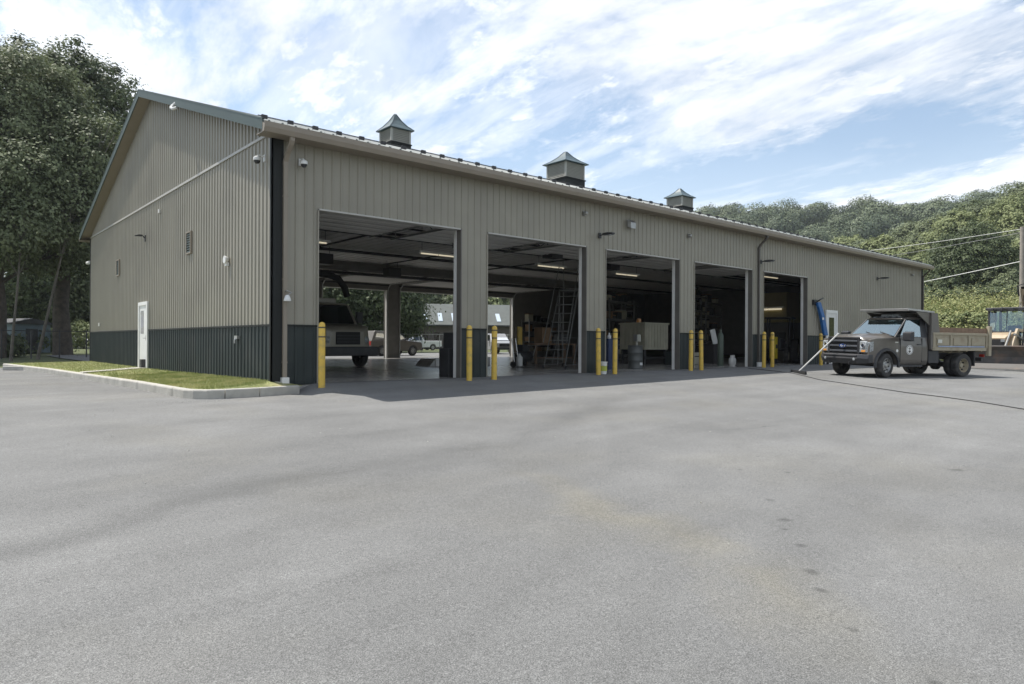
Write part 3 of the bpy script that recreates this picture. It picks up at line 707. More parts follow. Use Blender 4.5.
tag(MB().tube([(x+.03*math.sin(i*2.1), y, float(G(x,y))+.010) for i, (x, y) in enumerate(hp)], .011, 6).build('hose', M['black'], smooth=True), 'thin black hose trailing from the fifth bay across the sunlit asphalt', 'hose')

# ------------------------------------------------------------------ wheels
def wheel(parent, loc, r, w, kind='rim', turn=0, side=1, rimmat='steel'):
    """wheel on its axle along y; side=+1 means the outer face looks to +y"""
    e = bpy.data.objects.new('wheel', None); COL.objects.link(e); e.parent = parent; e.location = loc; e.rotation_euler = (0,0,turn)
    h = w/2
    MB().lathe([(r*.60,-h*.9),(r*.80,-h),(r*.95,-h*.92),(r,-h*.7),(r*1.0,h*.7),(r*.95,h*.92),(r*.80,h),(r*.60,h*.9),(r*.60,-h*.9)], axis='y', n=32, cap=False).build('tyre', M['tyre'], e, smooth=True)
    s = side; f = MB()
    f.lathe([(r*.61,s*h*.88),(r*.58,s*h*.92),(r*.54,s*h*.55),(r*.40,s*h*.40),(r*.22,s*h*.55),(r*.17,s*h*.95),(r*.05,s*h*1.0),(.002,s*h*1.0)] if kind == 'rim' else
            [(r*.61,s*h*.88),(r*.58,s*h*.90),(r*.52,-s*h*.1),(r*.40,-s*h*.45),(r*.24,-s*h*.35),(r*.20,s*h*.25),(r*.04,s*h*.30),(.002,s*h*.3)], axis='y', n=28, cap=False)
    f.build('rim', M[rimmat], e, smooth=True)
    m_ = MB()
    for k in range(8):
        q = k*math.pi/4+.2; yy = s*(h*.47 if kind == 'rim' else -h*.30)
        m_.cyl((math.cos(q)*r*.44, yy-.03*s, math.sin(q)*r*.44), (math.cos(q)*r*.44, yy+.02*s, math.sin(q)*r*.44), r*.075, n=8)
    m_.build('hand_hole', M['black'], e)
    return e
def arch(cx, r, z0, n=12, a0=180, a1=0):
    return [(cx+r*math.cos(R(a0+(a1-a0)*k/n)), max(z0, .41+r*math.sin(R(a0+(a1-a0)*k/n)))) for k in range(n+1)]

# ------------------------------------------------------------------ dump truck (front axle at the origin, nose towards +x, driver side +y)
TX, TY, TA = 18.62, -5.36, 160
def gz(x, y):
    c, s_ = math.cos(R(TA)), math.sin(R(TA)); return float(G(TX+c*x-s_*y, TY+s_*x+c*y))
zf, zr = (gz(0,.9)+gz(0,-.9))/2, (gz(-3.58,.9)+gz(-3.58,-.9))/2
truck = thing('dump_truck', 'grey brown dump truck with beige dump bed and white round door seal', 'truck', (TX, TY, zf))
truck.rotation_euler = (math.atan2(gz(0,.9)-gz(0,-.9), 1.8)*.8, math.atan2(zr-zf, 3.58), R(TA))
T = truck
Wd = .985
# lower cab and hood as lofted sections along x: (x, half width, bottom z, side top z, centre top z)
def sec(x, w, z0, zs, zc, cr=.10):
    return [(x,-w*.96,z0),(x,-w,z0+.12),(x,-w,zs-cr),(x,-w+cr*.6,zs-.02),(x,-w*.62,zc-.015),(x,0,zc),(x,w*.62,zc-.015),(x,w-cr*.6,zs-.02),(x,w,zs-cr),(x,w,z0+.12),(x,w*.96,z0)]
hood = MB(); hood.loft([sec(.80,.80,.70,1.26,1.29,.06), sec(.74,.86,.66,1.31,1.37), sec(.40,.90,.95,1.34,1.43), sec(-.10,.91,.95,1.36,1.46), sec(-.52,.93,.66,1.37,1.48)])
hood.build('hood', M['truck'], T, smooth=True)
for s in (1, -1):                                       # wings with wheel arch
    pts = [(.82,.62),(.80,1.0),(.74,1.26),(.45,1.30),(-.52,1.34),(-.52,.42),(-.50,.42)]
    pts += [(-.49,.45)]+[(x, z) for x, z in arch(0, .49, .45, 14)][1:-1]+[(.49,.45),(.60,.5),(.70,.62)]
    m_ = MB(); m_.prism(pts, min(s*.86, s*Wd), max(s*.86, s*Wd)); m_.build('wing', M['truck'], T, bevel=.02)
    fl = MB(); ro, ri = .58, .485
    rr = []
    for k in range(17):
        q = R(-8+196*k/16); c, s_ = math.cos(q), math.sin(q)
        rr.append([(ri*c, s*.97, .41+ri*s_), (ri*c, s*1.035, .41+ri*s_), ((ro-.03)*c, s*1.035, .41+(ro-.03)*s_), (ro*c, s*.98, .41+ro*s_)])
    fl.loft(rr); fl.build('fender_flare', M['trucktrim'], T, smooth=True)
# cab lower body
cab = MB(); cab.loft([[(x,-.94,z0),(x,-Wd,z0+.15),(x,-Wd,1.05),(x,-.95,1.36),(x,.95,1.36),(x,Wd,1.05),(x,Wd,z0+.15),(x,.94,z0)] for x, z0 in ((-.52,.42),(-1.90,.42))])
cab.build('cab', M['truck'], T, bevel=.015)
# roof, pillars
MB().loft([[(-1.02,-.70,1.99),(-1.02,.70,1.99),(-1.06,.72,1.95),(-1.06,-.72,1.95)], [(-1.20,-.76,2.045),(-1.20,.76,2.045),(-1.15,.80,1.97),(-1.15,-.80,1.97)], [(-1.65,-.77,2.05),(-1.65,.77,2.05),(-1.65,.80,1.97),(-1.65,-.80,1.97)], [(-1.90,-.74,2.0),(-1.90,.74,2.0),(-1.90,.79,1.95),(-1.90,-.79,1.95)]]).build('cab_roof', M['truck'], T, smooth=True, bevel=.01)
m_ = MB()
for s in (1, -1):
    m_.cut().tube([(-.40,s*.93,1.34),(-1.08,s*.77,1.97)], .030, 6)
    m_.cut().loft([[(-1.60,s*.95,1.34),(-1.90,s*.95,1.34),(-1.90,s*.88,1.34),(-1.60,s*.88,1.34)], [(-1.72,s*.80,1.98),(-1.90,s*.80,1.98),(-1.90,s*.74,1.98),(-1.72,s*.74,1.98)]])
m_.cut().loft([[(-1.90,-.92,1.34),(-1.90,.92,1.34),(-1.86,.92,1.34),(-1.86,-.92,1.34)], [(-1.90,-.88,1.50),(-1.90,.88,1.50),(-1.86,.88,1.50),(-1.86,-.88,1.50)]])
m_.build('pillar', M['trucktrim'], T)
MB().quad((-.42,-.89,1.40),(-.42,.89,1.40),(-1.05,.735,1.955),(-1.05,-.735,1.955)).build('windshield', M['glass'], T)
MB().quad((-1.885,-.86,1.50),(-1.885,.86,1.50),(-1.885,.75,1.95),(-1.885,-.75,1.95)).build('rear_window', M['glass'], T)
m_ = MB(); m_.tube([(-.38,.25,1.415),(-.55,-.35,1.52)], .012, 5).cut().tube([(-.38,.82,1.41),(-.56,.22,1.53)], .012, 5); m_.build('wiper', M['black'], T)
for s in (1, -1):
    d = bpy.data.objects.new('door', None); COL.objects.link(d); d.parent = T
    MB().loft([[(x, s*(Wd-.01), .50),(x, s*(Wd+.012), .60),(x, s*(Wd+.012), 1.05),(x, s*(.955+.012), 1.365),(x, s*.93, 1.365)] for x in (-.60,-1.60)]).build('door_panel', M['truck'], d)
    MB().quad((-.62,s*.945,1.37),(-1.60,s*.945,1.37),(-1.68,s*.80,1.93),(-1.06,s*.80,1.93)).build('side_window', M['glass'], d)
    MB().tube([(-.50,s*.945,1.365),(-1.62,s*.945,1.365)], .014, 5).build('window_seal', M['black'], d)
    MB().box(-1.52,-1.38, min(s*.99,s*1.03), max(s*.99,s*1.03), 1.10, 1.135).build('handle', M['trucktrim'], d)
    MB().box(-.604,-.596, min(s*.97,s*1.0), max(s*.97,s*1.0), .52, 1.33).box(-1.606,-1.598, min(s*.97,s*1.0), max(s*.97,s*1.0), .52, 1.33).build('door_gap', M['black'], d)
    y = s*(Wd+.0135)
    MB().lathe([(.160,0),(.160,s*.004),(.01,s*.004)], (-1.02,y,.93), 'y', 28).build('seal', M['white'], d)
    sm = MB().lathe([(.145,s*.0045),(.145,s*.006),(.128,s*.006),(.128,s*.0045)], (-1.02,y,.93), 'y', 28, False)
    sm.box(-1.075,-.965, min(y+s*.0045,y+s*.0065), max(y+s*.0045,y+s*.0065), .965,.985).box(-1.030,-1.010, min(y+s*.0045,y+s*.0065), max(y+s*.0045,y+s*.0065), .84,1.02)
    sm.prism([(-1.08,.90),(-.96,.90),(-.99,.84),(-1.05,.84)], min(y+s*.0045,y+s*.006), max(y+s*.0045,y+s*.006)).build('seal_mark', M['trucktrim'], d)
    # mirror
    mr_ = bpy.data.objects.new('mirror', None); COL.objects.link(mr_); mr_.parent = T
    MB().tube([(-.62,s*.96,1.30),(-.60,s*1.22,1.30)], .018, 6).tube([(-.62,s*.96,1.40),(-.60,s*1.22,1.42)], .018, 6).build('mirror_arm', M['trucktrim'], mr_)
    MB().loft([[(-.66,s*1.10,1.22),(-.66,s*1.46,1.22),(-.66,s*1.46,1.55),(-.66,s*1.10,1.55)], [(-.52,s*1.12,1.25),(-.52,s*1.43,1.25),(-.52,s*1.43,1.51),(-.52,s*1.12,1.51)]]).build('mirror_housing', M['trucktrim'], mr_, bevel=.02)
    MB().box(-.667,-.661, min(s*1.18,s*1.36), max(s*1.18,s*1.36), 1.22, 1.52).build('mirror_glass', M['chrome'], mr_)
MB().lathe([(.05,0),(.05,.004),(.01,.004)], (-.46,Wd+.003,.90), 'y', 16).build('wing_badge', M['white'], T)
MB().box(-.50,-.36, Wd+.001, Wd+.006, 1.16, 1.20).build('wing_lettering', M['alu'], T)
# interior
MB().box(-1.75,-1.2,-.75,-.15,.9,1.25).box(-1.80,-1.62,-.72,-.2,1.2,1.78).cut().box(-1.75,-1.2,.15,.75,.9,1.25).box(-1.80,-1.62,.2,.72,1.2,1.78).build('seat', M['seat'], T, bevel=.05)
MB().loft([[(-.45,-.85,1.30),(-.45,.85,1.30),(-.45,.85,1.39),(-.45,-.85,1.39)],[(-.85,-.85,1.25),(-.85,.85,1.25),(-.85,.85,1.44),(-.85,-.85,1.44)]]).build('dashboard', M['seat'], T)
MB().tube([(-.98+.06*math.sin(q), .42+.19*math.cos(q), 1.45+.16*math.sin(q)) for q in [k*math.pi/8 for k in range(17)]], .015, 6).build('steering_wheel', M['black'], T)
MB().box(-.62,-.44,-.55,-.2,1.445,1.455).cut().box(-.65,-.48,.0,.22,1.445,1.46).build('papers', M['white'], T)
# grille, lamps, bumper
gr = bpy.data.objects.new('grille', None); COL.objects.link(gr); gr.parent = T
MB().box(.76,.83,-.60,.60,.74,1.30).build('grille_mesh', M['black'], gr)
m_ = MB(); m_.box(.80,.875,-.66,-.58,.72,1.33).box(.80,.875,.58,.66,.72,1.33).box(.80,.87,-.58,.58,1.27,1.33).box(.80,.87,-.58,.58,.72,.77)
m_.build('grille_surround', M['trucktrim'], gr, bevel=.012)
m_ = MB()
for z in (1.20, 1.03, .86): m_.cut().box(.81,.885,-.575,.575,z-.032,z+.032)
m_.build('grille_bar', mat('grey grille bar', (.16,.17,.19), .25, metal=.5, var=.1), gr, bevel=.012)
em = bpy.data.objects.new('emblem', None)
ov = MB().lathe([(.5,0),(.52,.25),(.46,.5),(.01,.52)], (0,0,0), 'x', 28).build('emblem_plate', M['oval'], gr); ov.location = (.884,0,1.03); ov.scale = (.05,.30,.13)
cr_ = MB().tube([(0,.5*math.cos(q),.5*math.sin(q)) for q in [k*math.pi/14 for k in range(29)]], .035, 6).build('emblem_ring', M['chrome'], gr); cr_.location = (.892,0,1.03); cr_.scale = (.3,.30,.13)
cu = bpy.data.curves.new('lettering', 'FONT'); cu.body = 'Ford'; cu.size = .105; cu.align_x = 'CENTER'; cu.align_y = 'CENTER'; cu.shear = .4; cu.extrude = .003
tmp = bpy.data.objects.new('tmp', cu); COL.objects.link(tmp); dg = bpy.context.evaluated_depsgraph_get()
me = bpy.data.meshes.new_from_object(tmp.evaluated_get(dg)); bpy.data.objects.remove(tmp); me.materials.clear(); me.materials.append(M['white'])
lt = link_mesh('emblem_lettering', me, gr); lt.location = (.915,0,1.03); lt.rotation_euler = (R(90),0,R(90))
for s in (1, -1):
    hl = bpy.data.objects.new('headlight', None); COL.objects.link(hl); hl.parent = T
    MB().loft([[(.80,s*.665,.82),(.80,s*.665,1.215),(.80,s*.93,1.20),(.80,s*.93,.82)], [(.868,s*.668,.83),(.868,s*.668,1.20),(.845,s*.90,1.16),(.845,s*.90,.83)]]).loft([[(.845,s*.90,.83),(.845,s*.90,1.16),(.76,s*.99,1.17),(.76,s*.99,.84)],[(.80,s*.80,.83),(.80,s*.80,1.16),(.60,s*.99,1.20),(.60,s*.99,.90)]]).build('headlight_lens', M['lens'], hl, bevel=.012)
    MB().lathe([(.085,0),(.075,.012),(.03,-.02)], (.868,s*.78,1.06), 'x', 16).build('reflector', M['chrome'], hl)
    MB().box(.845,.862, min(s*.69,s*.88), max(s*.69,s*.88), .845,.905).build('indicator', M['amber'], hl)
bp = bpy.data.objects.new('front_bumper', None); COL.objects.link(bp); bp.parent = T
MB().loft([[(.62,s*1.0,.48),(.62,s*1.0,.76),(.80,s*1.0,.76),(.84,s*1.0,.62),(.78,s*1.0,.48)] for s in (-1,)]+[[(.62,y,.42),(.62,y,.76),(1.0,y,.76),(1.05,y,.62),(.98,y,.44)] for y in (-.72,.72)]+[[(.62,1.0,.48),(.62,1.0,.76),(.80,1.0,.76),(.84,1.0,.62),(.78,1.0,.48)]]).build('bumper_bar', M['trucktrim'], bp, bevel=.02)
MB().box(1.02,1.045,-.70,.70,.705,.745).build('bumper_step', mat('worn black step', (.09,.09,.095), .35), bp)
for s in (1, -1):
    MB().tube([(.96,s*.42,.50),(1.06,s*.42,.50),(1.06,s*.42,.42),(.96,s*.42,.42)], .018, 6).build('tow_hook', M['darksteel'], bp)
    MB().lathe([(.05,0),(.045,.02),(.01,.025)], (1.03,s*.60,.60), 'x', 12).build('fog_lamp', M['lens'], bp)
for y in (-.5,-.25,0,.25,.5): MB().box(-1.20,-1.10,y-.05,y+.05,2.035,2.065).build('marker_lamp', M['lens'], T, bevel=.01)
bc = bpy.data.objects.new('roof_beacon', None); COL.objects.link(bc); bc.parent = T
MB().box(-1.36,-1.24,-.35,.35,2.045,2.07).build('beacon_base', M['darksteel'], bc)
MB().box(-1.37,-1.23,-.34,.34,2.07,2.15).build('beacon_lens', M['lens'], bc, bevel=.015)
# running gear
for s in (1, -1):
    w_ = wheel(T, (0, s*.87, .405), .405, .25, 'rim', R(12), s)
    for k, y in enumerate((.96, .68)): wheel(T, (-3.58, s*y, .405), .405, .23, 'dish', 0, s, 'bed')
    MB().box(-1.62,-.60, min(s*.88,s*1.02), max(s*.88,s*1.02), .36,.42).build('running_board', M['trucktrim'], T)
    MB().box(-2.45,-1.95, min(s*.66,s*.98), max(s*.66,s*.98), .48,.92).build('fuel_tank', M['trucktrim'], T, bevel=.02)
    MB().box(-4.20,-4.14, min(s*.62,s*1.02), max(s*.62,s*1.02), .38,.92).build('mud_flap', M['black'], T)
ch = MB()
for s in (1, -1): ch.box(-4.7,.6, min(s*.36,s*.44), max(s*.36,s*.44), .62,.82)
ch.cyl((-3.58,-.8,.405),(-3.58,.8,.405),.09).cyl((0,-.75,.405),(0,.75,.405),.06).lathe([(.02,-.2),(.2,-.08),(.2,.08),(.02,.2)], (-3.58,0,.405),'y',16)
ch.box(-1.9,.5,-.34,.34,.45,.95); ch.box(-4.72,-4.62,-.95,.95,.55,.68)
ch.build('chassis', M['darksteel'], T)
# dump body
db = bpy.data.objects.new('dump_body', None); COL.objects.link(db); db.parent = T
x0, x1 = -4.78, -2.02; zf_ = .96
B = MB(); B.box(x0, x1, -.98, .98, zf_, zf_+.08).box(x0, x1, -.36, -.26, .83, zf_).box(x0, x1, .26, .36, .83, zf_)
k = x0+.15
while k < x1: B.box(k, k+.06, -.97, .97, .88, zf_); k += .38
B.build('bed_floor', M['bed'], db)
for s in (1, -1):
    a, b = (s*.99, s*1.04); ya, yb = min(a, b), max(a, b)
    m_ = MB(); m_.box(x0, x1, ya, yb, zf_-.02, zf_+.58)
    ya2, yb2 = min(s*1.04, s*1.075), max(s*1.04, s*1.075)
    for q in (x0+.02, x0+.93, x0+1.83, x1-.10): m_.box(q, q+.08, ya2, yb2, zf_-.02, zf_+.575)
    m_.box(x0, x1, ya2, yb2+.004*s if s > 0 else yb2, zf_+.50, zf_+.58); m_.box(x0, x1, ya2, yb2, zf_-.04, zf_+.07)
    for q in (x0+.14, x0+1.05, x0+1.95): m_.box(q, q+.68 if q < x0+1.9 else q+.6, ya2, yb2-.012 if s > 0 else yb2, zf_+.14, zf_+.40)
    m_.build('bed_side', M['bed'], db, bevel=.006)
    MB().box(x0+.02, x1-.05, min(s*1.0,s*1.03), max(s*1.0,s*1.03), zf_+.585, zf_+.76).build('side_board', M['wood'], db)
    MB().box(x0+.2, x1-.25, min(s*1.077,s*1.083), max(s*1.077,s*1.083), zf_+.085, zf_+.125).build('reflector_strip', mat('pale blue strip', (.30,.36,.50), .4), db)
    MB().box(x1-.42, x1-.22, min(s*1.077,s*1.09), max(s*1.077,s*1.09), zf_+.22, zf_+.34).build('maker_plate', M['alu'], db)
m_ = MB(); m_.box(x1-.05, x1, -1.03, 1.03, zf_-.02, 2.20)
for y in (-.98, -.45, 0, .45, .98): m_.box(x1, x1+.06, y-.04, y+.04, zf_, 2.18)
m_.build('headboard', M['truck'], db)
for s in (1, -1):
    MB().prism([(x1-.35,1.5),(x1-.06,1.5),(x1-.06,2.2),(x1-.22,2.2)], min(s*1.0,s*1.05), max(s*1.0,s*1.05)).box(x1-.06, x1+.07, min(s*1.0,s*1.06), max(s*1.0,s*1.06), zf_, 2.2).build('headboard_post', M['jamb'], db)
MB().loft([[(x1-.1,-1.03,2.20),(x1-.1,1.03,2.20),(x1-.1,1.03,2.26),(x1-.1,-1.03,2.26)], [(-.98,-.98,2.27),(-.98,.98,2.27),(-.98,.98,2.335),(-.98,-.98,2.335)]]).loft([[(-.98,-.98,2.25),(-.98,.98,2.25),(-.98,.98,2.335),(-.98,-.98,2.335)], [(-.93,-.98,2.25),(-.93,.98,2.25),(-.93,.98,2.335),(-.93,-.98,2.335)]]).build('cab_shield', M['steel'], db, bevel=.008)
for s in (1, -1): MB().prism([(x1+.06,1.75),(x1+.06,2.20),(x1+.75,2.23)], min(s*.96,s*1.0), max(s*.96,s*1.0)).build('shield_gusset', M['truck'], db)
tg = MB(); tg.box(x0-.06, x0, -.98, .98, zf_, zf_+.70)
for y in (-.9,-.3,.3,.9): tg.box(x0-.10, x0-.06, y-.04, y+.04, zf_, zf_+.7)
tg.box(x0-.11, x0-.06, -.98, .98, zf_+.62, zf_+.70); tg.build('tailgate', M['bed'], db)
for s in (1, -1): MB().box(x0-.12, x0+.02, min(s*1.0,s*1.12), max(s*1.0,s*1.12), zf_-.22, zf_+.84).build('tailgate_post', M['bed'], db, bevel=.01)
for s in (1, -1): MB().box(x0-.05,x0-.02, min(s*.75,s*.92), max(s*.75,s*.92), .70,.80).build('tail_lamp', M['red'], T)
for s in (1, -1): MB().tube([(-1.95,s*.86,.5),(-1.95,s*.86,2.0)], .05, 8).build('exhaust_guard', M['darksteel'], T)

# ------------------------------------------------------------------ backhoe loader on the right (nose +x)
LA = 177
lx, ly = at(988, 30.2); lx += 2.5; ly -= .13
lo = thing('backhoe_loader', 'tan backhoe loader with glass cab and wide dark bucket resting on the asphalt', 'loader', (lx, ly, float(G(lx, ly))-.02), R(LA)); lo.scale = (1.05, 1.10, 1.0)
bk_ = MB()
prof = [(2.26,.02),(2.50,.03),(2.50,.07),(2.30,.09),(2.16,.30),(2.10,.60),(2.18,.88),(2.36,1.06),(2.30,1.09),(2.08,.92),(2.02,.60),(2.08,.22)]
bk_.prism([(x-.1, z) for x, z in prof], -1.35, 1.35)
bk_.prism([(2.0,.08),(2.44,.05),(2.25,1.06),(1.98,.9)], -1.40, -1.35).prism([(2.0,.08),(2.44,.05),(2.25,1.06),(1.98,.9)], 1.35, 1.40)
bk_.build('bucket', mat('rust stained dark steel', (.075,.068,.062), .6, var=.3, scale=2, dirt=((.20,.13,.09), 2.5, .7)), lo)
MB().box(2.38,2.46,-1.38,1.38,.015,.075).build('cutting_edge', M['steel'], lo)
for s in (1, -1):
    MB().loft([[(x-.06, s*.52, z-.065),(x-.06, s*.61, z-.065),(x+.06, s*.61, z+.065),(x+.06, s*.52, z+.065)] for x, z in ((-.2,1.75),(.8,1.80),(1.35,1.25),(1.84,.50))]).build('loader_arm', M['tan'], lo, bevel=.01)
    MB().cyl((.1,s*.57,1.35),(1.2,s*.57,1.60),.05).cut().cyl((1.2,s*.45,1.75),(2.0,s*.45,.95),.04).build('hydraulic_ram', M['dullsteel'], lo)
MB().loft([[(1.45,-.36,.75),(1.45,.36,.75),(1.45,.34,1.45),(1.45,-.34,1.45)], [(1.30,-.46,.70),(1.30,.46,.70),(1.30,.42,1.58),(1.30,-.42,1.58)], [(.1,-.46,.70),(.1,.46,.70),(.1,.46,1.72),(.1,-.46,1.72)]]).build('bonnet', M['tan'], lo, bevel=.03)
MB().box(1.452,1.47,-.30,.30,.80,1.38).build('grille', M['black'], lo)
for s in (1, -1): MB().box(1.46,1.49, min(s*.18,s*.32), max(s*.18,s*.32), 1.25,1.38).build('headlight', M['lens'], lo)
MB().box(-2.4,1.5,-.40,.40,.55,.95).build('chassis', M['darksteel'], lo, bevel=.02)
for s in (1, -1):
    wheel(lo, (1.05, s*.85, .45), .45, .34, 'dish', 0, s, 'cream'); wheel(lo, (-1.05, s*.88, .68), .68, .48, 'dish', 0, s, 'cream')
    MB().loft([[(-.2, min(s*.6,s*1.1), 1.05),(-.2, max(s*.6,s*1.1),1.05),(-.2,max(s*.6,s*1.1),1.12),(-.2,min(s*.6,s*1.1),1.12)], [(-.5,min(s*.6,s*1.1),1.42),(-.5,max(s*.6,s*1.1),1.42),(-.52,max(s*.6,s*1.1),1.49),(-.52,min(s*.6,s*1.1),1.49)], [(-1.7,min(s*.6,s*1.1),1.42),(-1.7,max(s*.6,s*1.1),1.42),(-1.7,max(s*.6,s*1.1),1.49),(-1.7,min(s*.6,s*1.1),1.49)]]).build('fender', M['tan'], lo)
cb = bpy.data.objects.new('cab', None); COL.objects.link(cb); cb.parent = lo
f = MB()
c0 = [(.22,.55,1.40),(-1.55,.62,1.40),(.05,.62,2.72),(-1.45,.62,2.72)]
for s in (1, -1):
    for a, b in (((.25,.60,1.1),(.02,.66,2.74)),((-1.6,.66,1.1),(-1.5,.66,2.74)),((-.75,.68,1.1),(-.75,.68,2.74))): f.tube([(a[0],s*a[1],a[2]),(b[0],s*b[1],b[2])], .04, 6)
f.tube([(.25,-.60,1.72),(.25,.60,1.72)], .035, 6).tube([(.14,0,1.75),(.03,0,2.7)], .02, 5)
f.box(-1.6,.2,-.6,.6,1.0,1.12); f.build('cab_frame', M['darksteel'], cb)
g = MB(); g.quad((.24,-.58,1.2),(.24,.58,1.2),(.03,.64,2.7),(.03,-.64,2.7)).quad((-1.58,-.64,1.2),(-1.58,.64,1.2),(-1.5,.64,2.7),(-1.5,-.64,2.7))
for s in (1, -1): g.quad((.24,s*.62,1.2),(-1.58,s*.68,1.2),(-1.5,s*.68,2.7),(.03,s*.66,2.7))
g.build('cab_glass', M['cabglass'], cb)
MB().box(-1.68,.22,-.74,.74,2.74,2.86).build('cab_roof', M['darksteel'], cb, bevel=.03)
for y in (-.55,-.2,.2,.55): MB().box(.22,.30,y-.10,y+.10,2.70,2.83).build('work_light', M['trucktrim'], cb, bevel=.01)
MB().box(-.95,-.45,-.25,.25,1.1,1.45).box(-1.0,-.88,-.24,.24,1.45,2.05).build('seat', M['seat'], cb, bevel=.03)
MB().tube([(-.12+.05*math.sin(q),.17*math.cos(q),1.75+.16*math.sin(q)) for q in [k*math.pi/8 for k in range(17)]], .014, 5).tube([(.1,0,1.2),(-.12,0,1.75)], .03, 6).build('steering_wheel', M['black'], cb)
MB().loft([[(x-.12,-.14,z-.1),(x-.12,.14,z-.1),(x+.12,.14,z+.1),(x+.12,-.14,z+.1)] for x, z in ((-2.2,.9),(-2.9,2.2),(-2.3,3.75))]).build('boom', M['tan'], lo, bevel=.02)
MB().loft([[(x-.1,-.12,z-.1),(x-.1,.12,z-.1),(x+.1,.12,z+.1),(x+.1,-.12,z+.1)] for x, z in ((-2.25,3.85),(-3.1,3.1),(-3.3,1.5))]).build('dipper', M['darksteel'], lo, bevel=.02)
MB().tube([(-2.25,-.2,3.5),(-2.1,-.2,4.0),(-2.3,.1,4.15),(-2.6,.1,3.7)], .03, 6).cyl((-2.5,0,2.4),(-2.3,0,3.9),.06).build('boom_hose', M['black'], lo)
MB().prism([(-3.5,.8),(-3.0,.75),(-2.9,1.3),(-3.3,1.55),(-3.6,1.3)], -.3,.3).build('digging_bucket', M['darksteel'], lo)

# ------------------------------------------------------------------ other vehicles seen through the garage (nose +x)
def car(name, label, cat, loc, rz, paint, kind='suv', s=1.0):
    t = thing(name, label, cat, loc, rz); t.scale = (s, s, s)
    def ar(cx, r=.39): return [(cx-r+.0,.34)]+[(cx+r*math.cos(R(q)), .36+r*math.sin(R(q))) for q in range(170, 5, -20)]+[(cx+r,.34)]
    wb = 2.75 if kind == 'suv' else 3.3
    xr = -wb
    nose = .85; tail = xr-(.95 if kind == 'suv' else 1.15)
    top = [(nose,.45),(nose+.03,.75),(nose-.08,.98),(-.45,1.10)]
    if kind == 'suv': top += [(tail+.05,1.12),(tail,.9),(tail,.45)]
    else: top += [(-2.35,1.12),(tail,1.12),(tail,.45)]
    pts = top + ar(xr) + ar(0)
    MB().prism(pts, -.90, .90).build('body', M[paint], t, bevel=.05)
    if kind == 'suv': g0 = [(-.45,1.09),(-1.15,1.70),(tail+.45,1.74),(tail+.10,1.10)]
    else: g0 = [(-.45,1.09),(-1.05,1.72),(-2.05,1.74),(-2.25,1.10)]
    n_ = len(g0)
    rings = [[(x, sy*(.84 if z < 1.3 else .68), z) for x, z in g0] for sy in (-1, 1)]
    MB().loft(rings).build('greenhouse', M[paint], t, bevel=.04)
    for sy in (-1, 1):
        def sp(x, z): return (x, sy*(.84-(z-1.09)/.63*.16+.012), z)
        a, b = g0[1], g0[2]
        xs = [-.75, -1.55, -1.63, -2.45] if kind == 'suv' else [-.75, -1.9]
        m_ = MB(); m_.quad(sp(-.68,1.16), sp(-1.12,1.60), sp(-1.55,1.62), sp(-1.55,1.16)); m_.build('side_window', M['winglass'], t)
        m_ = MB(); e = (-1.62, -2.45) if kind == 'suv' else (-1.60, -2.0)
        m_.quad(sp(e[0],1.16), sp(e[0],1.62), sp(e[1]+.05,1.62), sp(e[1],1.16)); m_.build('side_window', M['winglass'], t)
        if kind == 'suv': MB().quad(sp(-2.53,1.16), sp(-2.53,1.62), sp(-3.1,1.60), sp(-3.35,1.16)).build('side_window', M['winglass'], t)
        MB().box(-.80,-.62, min(sy*.9,sy*1.08), max(sy*.9,sy*1.08), 1.10,1.26).build('mirror', M['trucktrim'], t, bevel=.02)
        MB().box(nose-.06,nose+.035, min(sy*.60,sy*.86), max(sy*.60,sy*.86), .72,.90).build('headlight', M['lens'], t)
        MB().box(tail-.02,tail+.05, min(sy*.70,sy*.87), max(sy*.70,sy*.87), .75,1.02).build('tail_light', M['red'], t)
        MB().box(-1.50,-1.35, min(sy*.9,sy*.925), max(sy*.9,sy*.925), .95,.99).build('handle', M['trucktrim'], t)
        for x in (0, xr): wheel(t, (x, sy*.80, .36), .36, .22, 'rim', 0, sy)
    MB().quad((-.50,-.78,1.15),(-.50,.78,1.15),(-1.10,.64,1.67),(-1.10,-.64,1.67)).build('windshield', M['winglass'], t).location = (.02,0,.02)
    MB().box(nose,nose+.05,-.55,.55,.62,.88).build('grille', M['black'], t)
    MB().box(nose-.05,nose+.10,-.88,.88,.38,.58).build('front_bumper', M['trucktrim'], t, bevel=.02)
    MB().box(tail-.10,tail+.05,-.88,.88,.40,.62).build('rear_bumper', M['trucktrim'], t, bevel=.02)
    if kind != 'suv':
        MB().box(tail+.08,-2.42,-.80,.80,1.10,1.135).build('bed_cover', M['black'], t)
    return t
def gat(px, d): x, y = at(px, d); return (x, y, float(G(x, y)))
car('parked_car', 'dark tan sport utility car parked just outside the rear bays, seen past the pillar', 'car', gat(405, 49.5), R(8), 'tancar', 'suv')
car('pickup_truck', 'white pickup parked on the grass beyond the chain link fence', 'pickup', gat(404, 80), R(170), 'white', 'pickup')
car('pickup_truck', 'silver pickup seen nose first through the second bay', 'pickup', gat(502, 58), R(250), 'silver', 'pickup')

